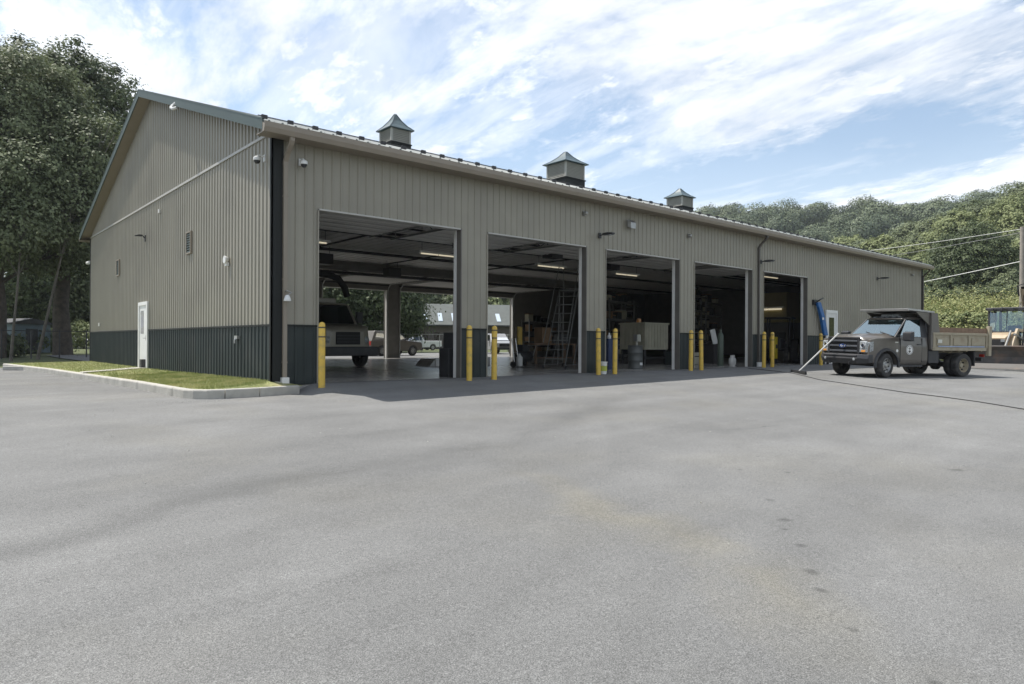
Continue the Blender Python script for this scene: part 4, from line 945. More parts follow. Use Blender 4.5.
# ------------------------------------------------------------------ inside the garage
# fluorescent fixtures hung in the bays
FX = [(3.0,5.0,'lit tube light hanging in the first bay behind its left jamb'), (8.05,5.0,'lit tube light hanging near the top right of the first bay opening'),
      (13.7,5.0,'lit tube light hanging in the middle of the second bay opening'), (18.55,5.0,'lit tube light hanging in the third bay opening'),
      (27.9,3.0,'lit tube light close under the lintel of the fifth bay')]
f0 = thing('tube_light', FX[0][2], 'lamp', (FX[0][0], FX[0][1], 4.12), 0, 'tube lights hanging in the bays')
MB().box(-.85,.85,-.09,.09,.02,.09).build('light_housing', M['plastic_white'], f0)
for s in (1, -1):
    MB().cyl((.02*s,0,-.005),(.74*s,0,-.005),.022,n=8).build('tube', M['lamp'], f0)
    MB().cyl((.7*s,0,.09),(.7*s,0,.96),.008,n=5).build('hanger', M['darksteel'], f0)
for i, (x, y, lb) in enumerate(FX[1:]): copy_tree(f0, (x, y, 4.12 if i < 3 else 4.48), 0, lb)
HX = [(8.6,4.2,4.35,'black box heater hanging above the lit tube of the first bay'), (13.2,4.4,4.4,'black box heater hanging in the second bay beside the lit tube'),
      (6.6,11.2,4.2,'black box heater hanging deep inside, above the white truck'), (10.6,12.4,4.0,'black box heater hanging in front of the rear pillar'), (17.9,5.4,4.35,'black box heater hanging in the third bay')]
h0 = thing('unit_heater', HX[0][3], 'heater', HX[0][:3], 0, 'black unit heaters hanging from the ceiling')
MB().box(-.32,.32,-.28,.28,-.02,.42).build('heater_case', M['darksteel'], h0, bevel=.02)
MB().cyl((0,.28,.2),(0,.36,.2),.18,n=14).build('fan_guard', M['steel'], h0)
m_ = MB()
for x in (-.28,.28): m_.cut().cyl((x,0,.42),(x,0,.75),.012,n=5)
m_.build('hanger', M['darksteel'], h0)
for x, y, z, lb in HX[1:]: copy_tree(h0, (x, y, z), 0, lb)
# pipes and cable trays, ducts
def pipe(name, label, cat, pts, r, m): return tag(MB().tube(pts, r, 8).build(name, M[m], smooth=True), label, cat)
pipe('gas_pipe', 'long dark pipe under the ceiling running the length of the garage, nearest the front', 'pipe', [(.3,5.6,4.78),(L-.5,5.6,4.78)], .05, 'darksteel')
pipe('gas_pipe', 'long dark pipe under the ceiling running along the middle of the garage', 'pipe', [(.3,10.0,4.66),(L-.5,10.0,4.66)], .06, 'darksteel')
pipe('exhaust_duct', 'wide grey duct under the ceiling along the rear half of the garage', 'duct', [(.3,13.2,4.45),(26,13.2,4.45)], .22, 'liner_wall')
pipe('exhaust_rail', 'dark steel rail under the ceiling just in front of the rear doors', 'rail', [(.3,14.9,4.3),(26,14.9,4.3)], .07, 'darksteel')
for i, x in enumerate((5.8,10.9,16.0)):
    pipe('branch_pipe', ['thin dark branch pipe crossing the ceiling between the first and second bays', 'thin dark branch pipe crossing the ceiling between the second and third bays', 'thin dark branch pipe crossing the ceiling between the third and fourth bays'][i], 'pipe', [(x,.6,4.7),(x,5.6,4.72),(x,W-.6,4.72)], .035, 'darksteel')
for i, y in enumerate((2.4, 7.6, 17.4)):
    pipe('purlin', ['slim dark steel beam just inside the front doors under the ceiling', 'slim dark steel beam a third of the way in under the ceiling', 'slim dark steel beam near the rear doors under the ceiling'][i], 'beam', [(.3,y,5.0),(L-.5,y,5.0)], .045, 'darksteel')
t = thing('roof_truss', 'dark open truss crossing the bays under the ceiling, in front of the pipes', 'truss')
m_ = MB(); m_.tube([(.4,3.5,4.62),(26.5,3.5,4.62)], .03, 5).tube([(.4,3.5,4.98),(26.5,3.5,4.98)], .03, 5)
for k in range(44): m_.tube([(.4+k*.593,3.5,4.62 if k % 2 else 4.98),(.4+(k+1)*.593,3.5,4.98 if k % 2 else 4.62)], .014, 4)
m_.build('truss_web', M['darksteel'], t)
# black exhaust hose looping down on the white truck
tag(MB().tube([(4.3,9.9,4.2),(4.6,9.7,3.72),(5.2,9.5,3.63),(5.9,9.4,3.60),(6.35,9.35,3.45),(6.6,9.3,3.1),(6.7,9.3,2.75)], .13, 10).build('exhaust_hose', M['black'], smooth=True), 'fat black exhaust hose looping down from the ceiling over the white truck', 'hose')
# white truck in the first bay, nose towards the lot (local nose +x, turned to -Y)
ft = thing('box_truck', 'cream medium truck parked nose out behind the first bay opening', 'truck', (6.28, 9.35, 0), R(-90))
F_ = ft
fw = 1.19
MB().loft([[(.95,-.72,.75),(.95,.72,.75),(.95,.66,1.40),(.95,-.66,1.40)], [(.86,-.98,.7),(.86,.98,.7),(.86,.88,1.52),(.86,-.88,1.52)], [(.60,-1.12,.7),(.60,1.12,.7),(.60,1.02,1.60),(.60,-1.02,1.60)], [(-.55,-fw,.6),(-.55,fw,.6),(-.55,1.10,1.72),(-.55,-1.10,1.72)]]).build('hood', M['firecab'], F_, bevel=.06)
MB().loft([[(-.55,-fw,.6),(-.55,fw,.6),(-.55,fw,1.70),(-.55,-fw,1.70)], [(-2.3,-fw,.6),(-2.3,fw,.6),(-2.3,fw,1.70),(-2.3,-fw,1.70)]]).loft([[(-1.15,-1.02,2.55),(-1.15,1.02,2.55),(-1.1,1.05,2.45),(-1.1,-1.05,2.45)],[(-2.3,-1.05,2.65),(-2.3,1.05,2.65),(-2.3,1.1,2.45),(-2.3,-1.1,2.45)]]).box(-2.3,-2.1,-1.15,1.15,1.7,2.5).build('cab', M['firecab'], F_, bevel=.03)
MB().quad((-.57,-1.08,1.72),(-.57,1.08,1.72),(-1.10,1.0,2.48),(-1.10,-1.0,2.48)).build('windshield', M['winglass'], F_)
m_ = MB()
for s in (1, -1): m_.cut().tube([(-.55,s*1.12,1.70),(-1.10,s*1.04,2.48)], .05, 6)
m_.build('pillar', M['firecab'], F_)
for s in (1, -1):
    MB().quad((-.6,s*1.14,1.72),(-2.1,s*1.16,1.72),(-2.1,s*1.10,2.42),(-1.14,s*1.06,2.42)).build('side_window', M['winglass'], F_)
    MB().lathe([(.15,-.12),(.15,.0),(.12,.03),(.005,.05)], (.90,s*.78,1.06), 'x', 18).build('headlight', M['lens'], F_, smooth=True)
    MB().box(-.75,-.55, min(s*1.2,s*1.45), max(s*1.2,s*1.45), 1.75,2.2).tube([(-.6,s*1.15,1.7),(-.65,s*1.3,1.75)], .02, 5).build('mirror', M['trucktrim'], F_, bevel=.02)
    wheel(F_, (0, s*1.02, .48), .48, .28, 'rim', 0, s); wheel(F_, (-4.6, s*1.02, .48), .48, .28, 'dish', 0, s)
MB().box(.94,.975,-.50,.50,.88,1.36).build('grille', M['black'], F_)
m_ = MB()
for z in (.98,1.10,1.22): m_.cut().box(.975,.99,-.48,.48,z-.015,z+.015)
m_.build('grille_bar', M['trucktrim'], F_)
MB().box(.75,1.15,-1.20,1.20,.45,.80).build('front_bumper', M['trucktrim'], F_, bevel=.03)
MB().box(-7.2,.7,-.45,.45,.55,.85).build('chassis', M['darksteel'], F_)
MB().box(-7.3,-2.45,-1.2,1.2,.95,2.85).build('cargo_box', M['firecab'], F_, bevel=.03)
# dark cabinets by the right jamb of the first bay
t = thing('tool_cabinet', 'dark stepped steel cabinet against the pillar right of the first bay', 'cabinet', (5.36, .36, 0))
MB().box(.0,.5,.0,.5,0,1.27).box(.02,.48,-.01,.0,.08,.6).box(.02,.48,-.01,.0,.66,1.2).build('tall_case', M['darksteel'], t, bevel=.01)
MB().box(-.15,-.01,.05,.5,0,.82).build('low_case', M['darksteel'], t, bevel=.01)
MB().cyl((.08,-.02,.75),(.08,-.02,.95),.012,n=6).build('handle', M['steel'], t)
# rolling platform ladder
t = thing('platform_ladder', 'tall silver rolling platform ladder standing in the second bay', 'ladder', (13.9, 4.3, 0), R(28))
st = MB(); 
for k in range(8):
    z = .35+k*.36; st.box(-1.5+k*.23-.12, -1.5+k*.23+.12, -.38, .38, z, z+.03)
st.box(.35,1.0,-.42,.42,3.15,3.19); st.build('tread', M['dullsteel'], t)
fr_ = MB()
for s in (1, -1):
    fr_.tube([(-1.62,s*.42,.05),(.36,s*.40,3.17)], .022, 6).tube([(1.15,s*.50,.05),(.92,s*.40,3.17)], .022, 6).tube([(.36,s*.40,3.17),(.30,s*.45,.05)], .020, 6)
    fr_.tube([(-1.62,s*.47,.12),(1.15,s*.50,.12)], .022, 6).tube([(-1.55,s*.47,1.0),(.30,s*.42,4.1),(1.0,s*.42,4.1),(1.0,s*.42,3.2)], .018, 6).tube([(.36,s*.42,3.6),(1.0,s*.42,3.6)], .015, 5)
    fr_.tube([(-.5,s*.44,.12),(.95,s*.44,2.2)], .016, 5).tube([(1.1,s*.47,.6),(.34,s*.42,2.6)], .016, 5)
fr_.tube([(1.1,-.48,1.2),(1.1,.48,1.2)], .016, 5).tube([(1.0,-.42,4.1),(1.0,.42,4.1)], .018, 6); fr_.build('ladder_frame', M['dullsteel'], t)
for x, y in ((-1.6,.45),(-1.6,-.45),(1.12,.48),(1.12,-.48)): MB().cyl((x,y-.02,.06),(x,y+.02,.06),.06,n=12).build('castor', M['black'], t)
def boxy(name, label, cat, loc, dims, m, rz=0, extra=None):
    t = thing(name, label, cat, loc, rz); x, y, z = dims
    MB().box(-x/2,x/2,-y/2,y/2,0,z).build('case', M[m], t, bevel=.015)
    if extra: extra(t)
    return t
# third bay
t = thing('salt_spreader', 'cream ribbed hopper box on a dark stand in the third bay', 'spreader', (20.6, 5.6, 0), R(0))
m_ = MB(); m_.box(-.9,.9,-.75,.75,.68,1.92)
for k in range(8): m_.box(-.82+k*.22,-.76+k*.22,-.775,-.75,.75,1.85)
for k in range(6): m_.box(-.925,-.9,-.66+k*.24,-.6+k*.24,.75,1.85)
m_.box(-.95,.95,-.8,.8,1.88,1.96); m_.build('hopper', M['cream'], t)
m_ = MB()
for x in (-.8,.8):
    for y in (-.65,.65): m_.box(x-.05,x+.05,y-.05,y+.05,0,.68)
m_.box(-.85,.85,-.7,.7,.25,.31).build('stand', M['darksteel'], t)
MB().cyl((-.4,0,1.96),(-.4,0,2.16),.12,.10).build('beacon', M['amber'], t)
t = thing('oil_drum', 'dark steel drum standing in the middle of the third bay', 'drum', (14.9, 1.55, 0))
MB().lathe([(.01,0),(.29,0),(.30,.02),(.285,.04),(.285,.30),(.298,.32),(.285,.34),(.285,.60),(.298,.62),(.285,.64),(.285,.88),(.30,.90),(.28,.90),(.01,.88)], n=28).build('drum_shell', mat('grey drum paint', (.09,.095,.09), .45), t, smooth=True)
MB().box(-.08,.08,-.292,-.286,.14,.24).build('drum_sticker', M['white'], t)
MB().cyl((.1,0,.88),(.1,0,1.18),.02).box(.0,.22,-.09,.09,1.05,1.32).build('hand_pump', M['alu'], t)
t = thing('locker', 'dark blue steel locker at the left of the third bay', 'locker', (13.6, 1.75, 0))
MB().box(-.28,.28,-.22,.22,0,1.15).build('case', M['darkblue'], t, bevel=.01); MB().box(.16,.20,-.235,-.22,.5,.8).build('handle', M['steel'], t)
MB().lathe([(.07,0),(.08,.10),(.03,.15),(.03,.22)], (.0,0,1.15), n=12).build('bottle', M['plastic_white'], t)
# racks
def rack(label, loc, rz, w=2.6, h=3.4, n=4, boxes=True):
    t = thing('storage_rack', label, 'rack', loc, rz, 'dark storage racks inside the garage')
    m_ = MB()
    for x in (-w/2, w/2):
        for y in (-.4, .4): m_.cut().box(x-.04,x+.04,y-.04,y+.04,0,h)
    m_.build('upright', M['dullsteel'], t)
    for k in range(n):
        z = .3+k*(h-.5)/(n-1)
        MB().box(-w/2,w/2,-.44,-.38,z-.05,z+.05).box(-w/2,w/2,.38,.44,z-.05,z+.05).box(-w/2,w/2,-.37,.37,z+.051,z+.07).build('shelf', M['dullsteel'], t)
        if boxes:
            x = -w/2+.1
            while x < w/2-.5:
                ww = rnd.uniform(.25,.6); hh = rnd.uniform(.2,.55)
                tt_ = thing('storage_box', 'worn box stored on a dark rack inside the garage', 'box', group='boxes on the storage racks')
                c_, s_ = math.cos(rz), math.sin(rz); lx_, ly_ = x+ww/2, rnd.uniform(-.1,.1)
                tt_.location = (loc[0]+c_*lx_-s_*ly_, loc[1]+s_*lx_+c_*ly_, loc[2]+z+.072); tt_.rotation_euler = (0,0,rz+rnd.uniform(-.1,.1))
                MB().box(-ww/2,ww/2,-.22,.22,0,hh).build('case', M[rnd.choice(['brown','darksteel','trucktrim','cream','wains'])], tt_, bevel=.01)
                MB().box(-ww/2-.01,ww/2+.01,-.23,.23,hh-.04,hh+.015).build('lid', M[rnd.choice(['brown','darksteel','trucktrim','steel'])], tt_)
                x += ww+rnd.uniform(.05,.4)
rack('dark storage rack behind the salt spreader in the third bay', (23.2, 9.6, 0), R(15), 3.2)
rack('dark storage rack seen through the middle of the fourth bay', (27.0, 7.2, 0), R(20), 3.0, 3.8, 5)
rack('low dark storage rack against the rear wall, right of the rear doors', (27.9, W-.9, 0), 0, 3.0, 2.6)
rack('dark storage rack against the far wall of the third bay', (30.0, 14.5, 0), R(25), 3.4, 3.6, 5)
rack('dark storage rack just right of the far rack in the fourth bay', (30.4, 8.6, 0), R(10), 3.0, 3.6, 5)
# clutter of the second bay
t = thing('workbench', 'brown wooden workbench with a tarp covered load behind the ladder', 'workbench', (16.8, 8.2, 0), R(-10))
MB().box(-1.2,1.2,-.45,.45,.88,.95).build('bench_top', M['wood'], t)
for x in (-1.1,1.1):
    for y in (-.4,.4): MB().box(x-.05,x+.05,y-.05,y+.05,0,.88).build('leg', M['wood'], t)
MB().box(-1.1,1.1,-.4,.4,.25,.29).build('shelf', M['wood'], t)
boxy('crate', 'brown carton standing on the workbench', 'box', (16.3,8.2,.951), (.7,.5,.75), 'brown', R(5))
boxy('crate', 'dark tool case at the right end of the workbench top', 'box', (17.4,8.1,.951), (.6,.4,.45), 'darksteel', R(-10))
t = thing('air_compressor', 'dark tank compressor on wheels at the foot of the workbench', 'compressor', (13.9, 6.9, 0), R(20))
MB().lathe([(.02,-.55),(.18,-.52),(.24,-.44),(.24,.44),(.18,.52),(.02,.55)], (0,0,.36), 'x', 20).build('tank', M['darksteel'], t, smooth=True)
MB().box(-.35,.1,-.15,.15,.60,.90).cyl((.25,0,.6),(.25,0,.85),.13).build('motor', M['trucktrim'], t, bevel=.02)
MB().cyl((-.35,-.28,.12),(-.35,-.24,.12),.12).cut().cyl((-.35,.24,.12),(-.35,.28,.12),.12).build('wheel', M['black'], t)
MB().tube([(.5,-.2,.4),(.8,-.2,.85),(.8,.2,.85),(.5,.2,.4)], .015, 6).build('handle', M['steel'], t)
t = thing('hand_truck', 'silver hand truck with a white jug left of the ladder in the second bay', 'hand truck', (12.1, 5.3, 0), R(25))
MB().tube([(-.2,0,.1),(-.2,.15,1.15),(.2,.15,1.15),(.2,0,.1)], .018, 6).tube([(-.2,.07,.6),(.2,.07,.6)], .014, 5).build('hand_truck_frame', M['alu'], t)
MB().box(-.22,.22,-.22,.0,.03,.045).build('toe_plate', M['alu'], t)
for s in (1,-1): MB().cyl((s*.24,.05,.12),(s*.29,.05,.12),.12).build('wheel', M['black'], t)
t = thing('jug', 'white plastic jug on the hand truck plate', 'jug', (12.14,5.19,.047), R(20)); MB().lathe([(.02,0),(.12,0),(.13,.03),(.13,.34),(.05,.44),(.035,.50),(.03,.50)], n=16).build('jug_body', M['plastic_white'], t, smooth=True)
MB().cyl((0,0,.50),(0,0,.54),.04).build('cap', M['darkblue'], t)
t = thing('traffic_post', 'orange yellow marker post standing inside the second bay', 'post', (15.0, 8.4, 0)); MB().lathe([(.25,0),(.25,.05),(.07,.08),(.065,.9)], n=16).build('base', M['black'], t, smooth=True)
MB().box(-.13,.13,-.05,.05,.8,1.72).build('marker_panel', M['yellow'], t, bevel=.02)
t = thing('floor_scrubber', 'dark walk behind floor machine with a yellow bin inside the second bay', 'floor machine', (16.3,5.3,0), R(40))
MB().box(-.5,.5,-.3,.3,.12,.7).build('body', M['darksteel'], t, bevel=.05); MB().box(-.2,.25,-.25,.25,.7,1.0).build('bin', M['yellow'], t, bevel=.03)
MB().tube([(-.45,-.25,.6),(-.8,-.25,1.1),(-.8,.25,1.1),(-.45,.25,.6)], .02, 6).build('handle', M['steel'], t); 
for s in (1,-1): MB().cyl((-.2,s*.28,.13),(-.2,s*.34,.13),.13).build('wheel', M['black'], t)
t = thing('floor_glare_slab', 'pale low slab standing in for the sunlit reflecting floor of the second bay', 'floor_glare', (11.6, 8.6, 0), R(3))  # pale slab added to stand in for sunlit, reflecting floor
MB().prism([(-1.9,0),(1.4,0),(1.4,.30),(-1.6,.30)], -.5,.5).build('glare_deck', M['steel'], t); MB().box(-1.6,1.4,-.54,-.505,0,.34).build('glare_rail', M['plastic_white'], t)
# fourth bay
t = thing('gas_cylinder', 'tall dull green gas cylinder standing in the fourth bay', 'gas cylinder', (21.0, 1.65, 0)); MB().lathe([(.01,0),(.125,0),(.13,.02),(.13,1.32),(.10,1.42),(.05,1.47),(.045,1.52),(.045,1.60),(.02,1.62)], n=24).build('cylinder_body', M['green'], t, smooth=True)
MB().cyl((-.05,0,1.58),(.07,0,1.58),.025).build('valve', M['steel'], t)
t = thing('propane_tank', 'white propane tank on the floor at the right of the fourth bay', 'propane tank', (21.15, 1.15, 0)); MB().lathe([(.12,0),(.12,.04),(.14,.06),(.155,.12),(.155,.28),(.13,.34),(.06,.37),(.01,.375)], n=24).build('tank', M['plastic_white'], t, smooth=True)
MB().lathe([(.10,.35),(.10,.47),(.092,.47),(.092,.35)], n=20).build('collar', M['plastic_white'], t); MB().cyl((0,0,.36),(0,0,.44),.02).build('valve', M['steel'], t)
t = thing('metal_chair', 'silver tube framed chair half hidden by the bollard in the fourth bay', 'chair', (18.2, 1.1, 0), R(30))
MB().box(-.2,.2,-.2,.2,.43,.46).build('seat', M['darksteel'], t); MB().tube([(-.2,.2,0),(-.2,.2,.45),(-.2,.24,.85),(-.12,.25,.92),(.12,.25,.92),(.2,.24,.85),(.2,.2,.45),(.2,.2,0)], .012, 6).build('back_frame', M['alu'], t)
for s in (1,-1): MB().tube([(s*.2,-.2,0),(s*.2,-.2,.43)], .012, 6).build('leg', M['alu'], t)
boxy('sheet_panel', 'narrow pale panel tilted on the dark trunk in the fourth bay', 'panel', (23.75,3.65,.952), (.28,.04,.75), 'plastic_white', R(10)).rotation_euler = (R(0),R(-14),R(-30))
boxy('parts_bin', 'small cream bin on the floor in the middle of the fourth bay', 'bin', (21.9,3.8,0), (.7,.5,.55), 'cream', R(8))
boxy('parts_bin', 'dark floor bin left of the cream bin in the fourth bay', 'bin', (20.0,3.4,0), (.8,.5,.62), 'wains', R(8))
boxy('parts_bin', 'dark trunk behind the cylinder in the fourth bay', 'bin', (23.6,3.7,0), (1.1,.6,.95), 'darksteel', R(8))
# fifth bay
t = thing('yellow_cabinet', 'bright yellow narrow cabinet just inside the fifth bay', 'cabinet', (25.9, 1.75, 0)); MB().box(-.12,.12,-.15,.15,.25,1.32).build('case', M['yellowbox'], t, bevel=.01)
MB().box(-.08,.08,-.16,-.15,.75,.95).build('notice', M['trucktrim'], t); MB().box(-.1,.1,-.12,.12,0,.25).build('stand', M['darksteel'], t)
t = thing('office_wall', 'tan upper wall of an inner room with two lit tubes, fifth bay', 'room', (32.2, 4.3, 0))
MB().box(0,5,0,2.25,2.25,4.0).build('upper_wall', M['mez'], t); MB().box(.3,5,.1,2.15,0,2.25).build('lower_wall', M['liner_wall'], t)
for s in (0,1): MB().cyl((-.12,.28+s*.88,3.02),(-.12,1.10+s*.88,3.02),.05,n=8).build('tube', M['lamp'], t)
MB().box(-.10,-.001,.2,2.05,3.07,3.18).build('light_housing', M['plastic_white'], t)
t = thing('utility_tractor', 'dark compact tractor with a cab frame at the right of the fifth bay', 'tractor', (28.0, 2.6, 0), R(200))
MB().box(-.2,1.5,-.32,.32,.7,1.25).build('bonnet', M['darksteel'], t, bevel=.06); MB().box(-1.2,.0,-.45,.45,.6,1.0).build('body', M['trucktrim'], t, bevel=.04)
m_ = MB()
for x, y in ((.0,.55),(.0,-.55),(-1.2,.6),(-1.2,-.6)): m_.tube([(x,y,.9),(x*.95,y,2.3)], .035, 6)
m_.build('cab_frame', M['darksteel'], t); MB().box(-1.35,.15,-.68,.68,2.3,2.38).build('cab_roof', M['darksteel'], t, bevel=.03)
MB().box(-.95,-.5,-.22,.22,1.0,1.15).box(-1.02,-.92,-.22,.22,1.1,1.6).build('seat', M['seat'], t, bevel=.03)
for s in (1,-1): wheel(t, (1.15,s*.55,.36), .36, .22, 'dish', 0, s, 'cream'); wheel(t, (-.8,s*.72,.62), .62, .36, 'dish', 0, s, 'cream')

# ------------------------------------------------------------------ trees
def crown(seed, lobes, nclump, nleaf, size, rc, up=.5, asp=.55):
    g = np.random.default_rng(seed); C = []; D = []
    vol = np.array([l[3]*l[4]*l[5] for l in lobes]) ** .7; vol = vol/vol.sum()
    for l, w_ in zip(lobes, vol):
        k = int(nclump*w_)+1; d = g.normal(size=(k,3)); d /= np.linalg.norm(d, axis=1)[:,None]
        r = g.uniform(.45, 1.04, k)**.6; c = np.array(l[:3])+d*r[:,None]*np.array(l[3:6]); C.append(c); D.append(d)
    C = np.concatenate(C); D = np.concatenate(D)
    k = g.integers(int(nleaf*.5), int(nleaf*1.5), len(C)); idx = np.repeat(np.arange(len(C)), k)
    rr_ = rc*g.uniform(.6,1.4,len(C))[idx]
    off = g.normal(size=(len(idx),3))*np.array([1,1,.55])*rr_[:,None]*.46
    # clumps droop at the rim
    P_ = C[idx]+off; P_[:,2] -= .25*(off[:,0]**2+off[:,1]**2)/np.maximum(rr_,.1)
    on = off/np.maximum(np.linalg.norm(off, axis=1)[:,None], .01)
    return leaves(P_, np.full(len(P_), size), g, up, asp, on*.9+D[idx]*.7, 1.1), C
def limbs(mb, lobes, base_h, r0, seed, lean=(0,0)):
    r_ = random.Random(seed); top = max(l[2]+l[5]*.5 for l in lobes)
    tp = [(0,0,-.4)]; n = 6
    for k in range(1, n+1):
        z = top*k/n; tp.append((lean[0]*k/n+r_.uniform(-.15,.15)*r0*2, lean[1]*k/n+r_.uniform(-.15,.15)*r0*2, z))
    mb.tube([(0,0,-.4),(0,0,.05)]+tp[1:], [r0*1.3, r0*1.1]+[max(.04, r0*(1-k/(n+.6))) for k in range(1, n+1)], 10)
    for l in lobes:
        for q in range(3):
            a = r_.uniform(0, 6.28); e = (l[0]+l[3]*.7*math.cos(a), l[1]+l[4]*.7*math.sin(a), l[2]+l[5]*r_.uniform(-.5,.5))
            zs = max(base_h*r_.uniform(.7,1.3), min(e[2]*.75, base_h*1.6)); k = min(n-1, int(zs/top*n)); s = Vector(tp[k]).lerp(Vector(tp[k+1]), .5) if k > 0 else Vector(tp[1])*.8
            m1 = s.lerp(Vector(e), .5)+Vector((r_.uniform(-.4,.4), r_.uniform(-.4,.4), l[5]*.10))
            mb.tube([tuple(s), tuple(m1), e], [r0*.32, r0*.18, .03], 6)
            for h in range(2):
                e2 = (e[0]+r_.uniform(-1,1)*l[3]*.4, e[1]+r_.uniform(-1,1)*l[4]*.4, e[2]+r_.uniform(-.4,.6)*l[5]*.4)
                mb.tube([tuple(m1), tuple(m1.lerp(Vector(e2), .5)), e2], [r0*.15, r0*.08, .02], 5)
def tree(name, label, loc, lobes, seed, nclump, nleaf, size, rc, leaf, r0, base_h=3, bark='bark', rz=0, group=None, lean=(0,0), cat='tree'):
    t = thing(name, label, cat, loc, rz, group)
    Q, C = crown(seed, lobes, nclump, nleaf, size, rc); link_mesh('crown', quads_mesh('crown', Q, M[leaf]), t)
    mb = MB(); limbs(mb, lobes, base_h, r0, seed, lean); mb.build('trunk', M[bark], t, smooth=True)
    return t
def gxy(px, d, dz=0): x, y = at(px, d); return (x, y, float(G(x, y))+dz)
tree('maple_tree', 'great dark maple with a thick trunk standing left of the gable', gxy(63, 45), [(0,0,14.6,5.2,5.2,5.8),(2.6,-.5,11,3.8,4.3,3.4),(-3,0,11.2,4.5,4.5,4.0),(1.2,1,17.2,3.3,3.3,2.7),(-1.8,0,17.4,3.2,3.2,2.6),(0,0,7.4,5.0,5,2.0)], 1, 700, 190, .11, 1.0, 'leafdark', .55, 4.5, group='tall trees left of the garage')
tree('walnut_tree', 'tall olive leaved tree filling the left edge, in front of the great maple', gxy(-2, 39), [(0,0,13.2,4.8,4.8,4.6),(3.2,0,11.2,3.2,3.6,3.4),(-3.5,0,10.2,4.0,4,4.3),(1.0,-.5,15.6,3.2,3.2,2.0),(1.2,-.5,7.2,4.0,3.5,2.4)], 2, 620, 190, .10, .95, 'leaf', .38, 4.0, group='tall trees left of the garage')
tree('slender_tree', 'slender pale stemmed leaning tree just left of the thick dark trunk', gxy(38, 37), [(1.6,0,8.2,2.2,2.2,2.0),(2.4,0,11.5,2.2,2.2,2.2),(-.5,0,9.6,1.8,1.8,1.6)], 3, 200, 90, .10, .9, 'leaf', .085, 4.0, 'barkpale', lean=(2.2,-1.2))
tree('slender_tree', 'thin young tree at the far left under the tall olive crown', gxy(11, 35), [(0,0,7.2,2.0,2.0,2.0),(.5,0,9.5,1.7,1.7,1.7)], 4, 140, 90, .10, .9, 'leaf', .075, 3.5, 'barkpale', lean=(.7,-.3))
tree('background_tree', 'mid green tree seen behind the thick trunk, close to the gable edge', gxy(98, 66), [(0,0,6.5,5,5,5.0),(-4,0,5,3.5,3.5,3.6)], 5, 420, 90, .16, 1.4, 'leaf', .35, 2.0)
tree('background_tree', 'darker tree far behind the slender stems at the left', gxy(10, 62), [(0,0,7.5,6.5,6.5,6.0),(5,0,5.5,4,4,4)], 6, 520, 80, .17, 1.5, 'leafdark', .35, 2.5)
for i, (px, d, s, lb) in enumerate([(2,40,1.1,'low bush, leaves darkened for shade, under the trees at the far left edge'),(33,47,1.6,'low bush right of the grey blue shed under the trees'),(84,58,1.9,'pale sunlit bush between the thick trunk and the gable'),(52,50,1.3,'small bush at the foot of the thick dark trunk')]):
    t = thing('bush', lb, 'bush', gxy(px, d)); Q, C = crown(30+i, [(0,0,s*.55,s,s,s*.6)], 60, 50, .12, .5); link_mesh('foliage', quads_mesh('foliage', Q, M['leafpale' if i == 2 else 'leafdark']), t)  # the dark leaf colour stands in for the shade under the trees
    mb = MB(); limbs(mb, [(0,0,s*.55,s,s,s*.6)], .3, .06, 40+i); mb.build('stem', M['bark'], t)
t = thing('shed', 'small grey blue shed half hidden under the trees at the left', 'shed', gxy(21, 46), R(30))
MB().box(-1.3,1.3,-1,1,0,1.9).build('wall', mat('grey blue boards', (.13,.17,.20), .7), t); MB().prism([(-1.5,1.9),(1.5,1.9),(1.5,1.98),(0,2.3),(-1.5,1.98)], -1.15,1.15).build('roof', M['trucktrim'], t)
MB().box(-.4,.4,-1.02,-1.0,0,1.6).build('door', M['trucktrim'], t)
# wire fence under the trees
def chain_fence(label, p0, p1, h, n, postm='steel'):
    t = thing('wire_fence', label, 'fence', (0,0,0))
    a = Vector(p0); b = Vector(p1); P = [a.lerp(b, k/n) for k in range(n+1)]; P = [Vector((p.x, p.y, float(G(p.x, p.y)))) for p in P]
    for p in P: MB().cyl((p.x,p.y,p.z-.1),(p.x,p.y,p.z+h+.05),.035,n=8).build('post', M[postm], t)
    MB().tube([(p.x,p.y,p.z+h) for p in P], .022, 6).build('top_rail', M[postm], t)
    m_ = MB()
    for p, q in zip(P, P[1:]):
        d = (q-p); k = 0; nn = max(2, int(d.length/.35))
        for i in range(nn):
            u0, u1 = i/nn, (i+1)/nn; A = p.lerp(q, u0); B = p.lerp(q, u1)
            m_.tube([(A.x,A.y,A.z+.05),(B.x,B.y,B.z+h)], .004, 3, False); m_.tube([(A.x,A.y,A.z+h),(B.x,B.y,B.z+.05)], .004, 3, False)
        for z in (.1,h*.5): m_.tube([(p.x,p.y,p.z+z),(q.x,q.y,q.z+z)], .005, 3, False)
    m_.build('wire_mesh', M[postm], t)
a0 = at(-30, 36); a1 = at(112, 41)
chain_fence('low wire fence running under the trees left of the gable', (a0[0],a0[1],0), (a1[0],a1[1],0), 1.5, 5, 'darksteel')
t = tag(MB().loft([[(-.8,-.12,0),(-.8,.12,0),(-.8,.12,.16),(-.8,-.12,.16)],[(.8,-.12,0),(.8,.12,0),(.8,.12,.16),(.8,-.12,.16)]]).build('wheel_stop', M['stone'], bevel=.02), 'short white concrete wheel stop where the asphalt meets the shade at the left', 'wheel stop')
g_ = gxy(25, 27); t.location = g_; t.rotation_euler = (0,0,YAW-math.pi/2)

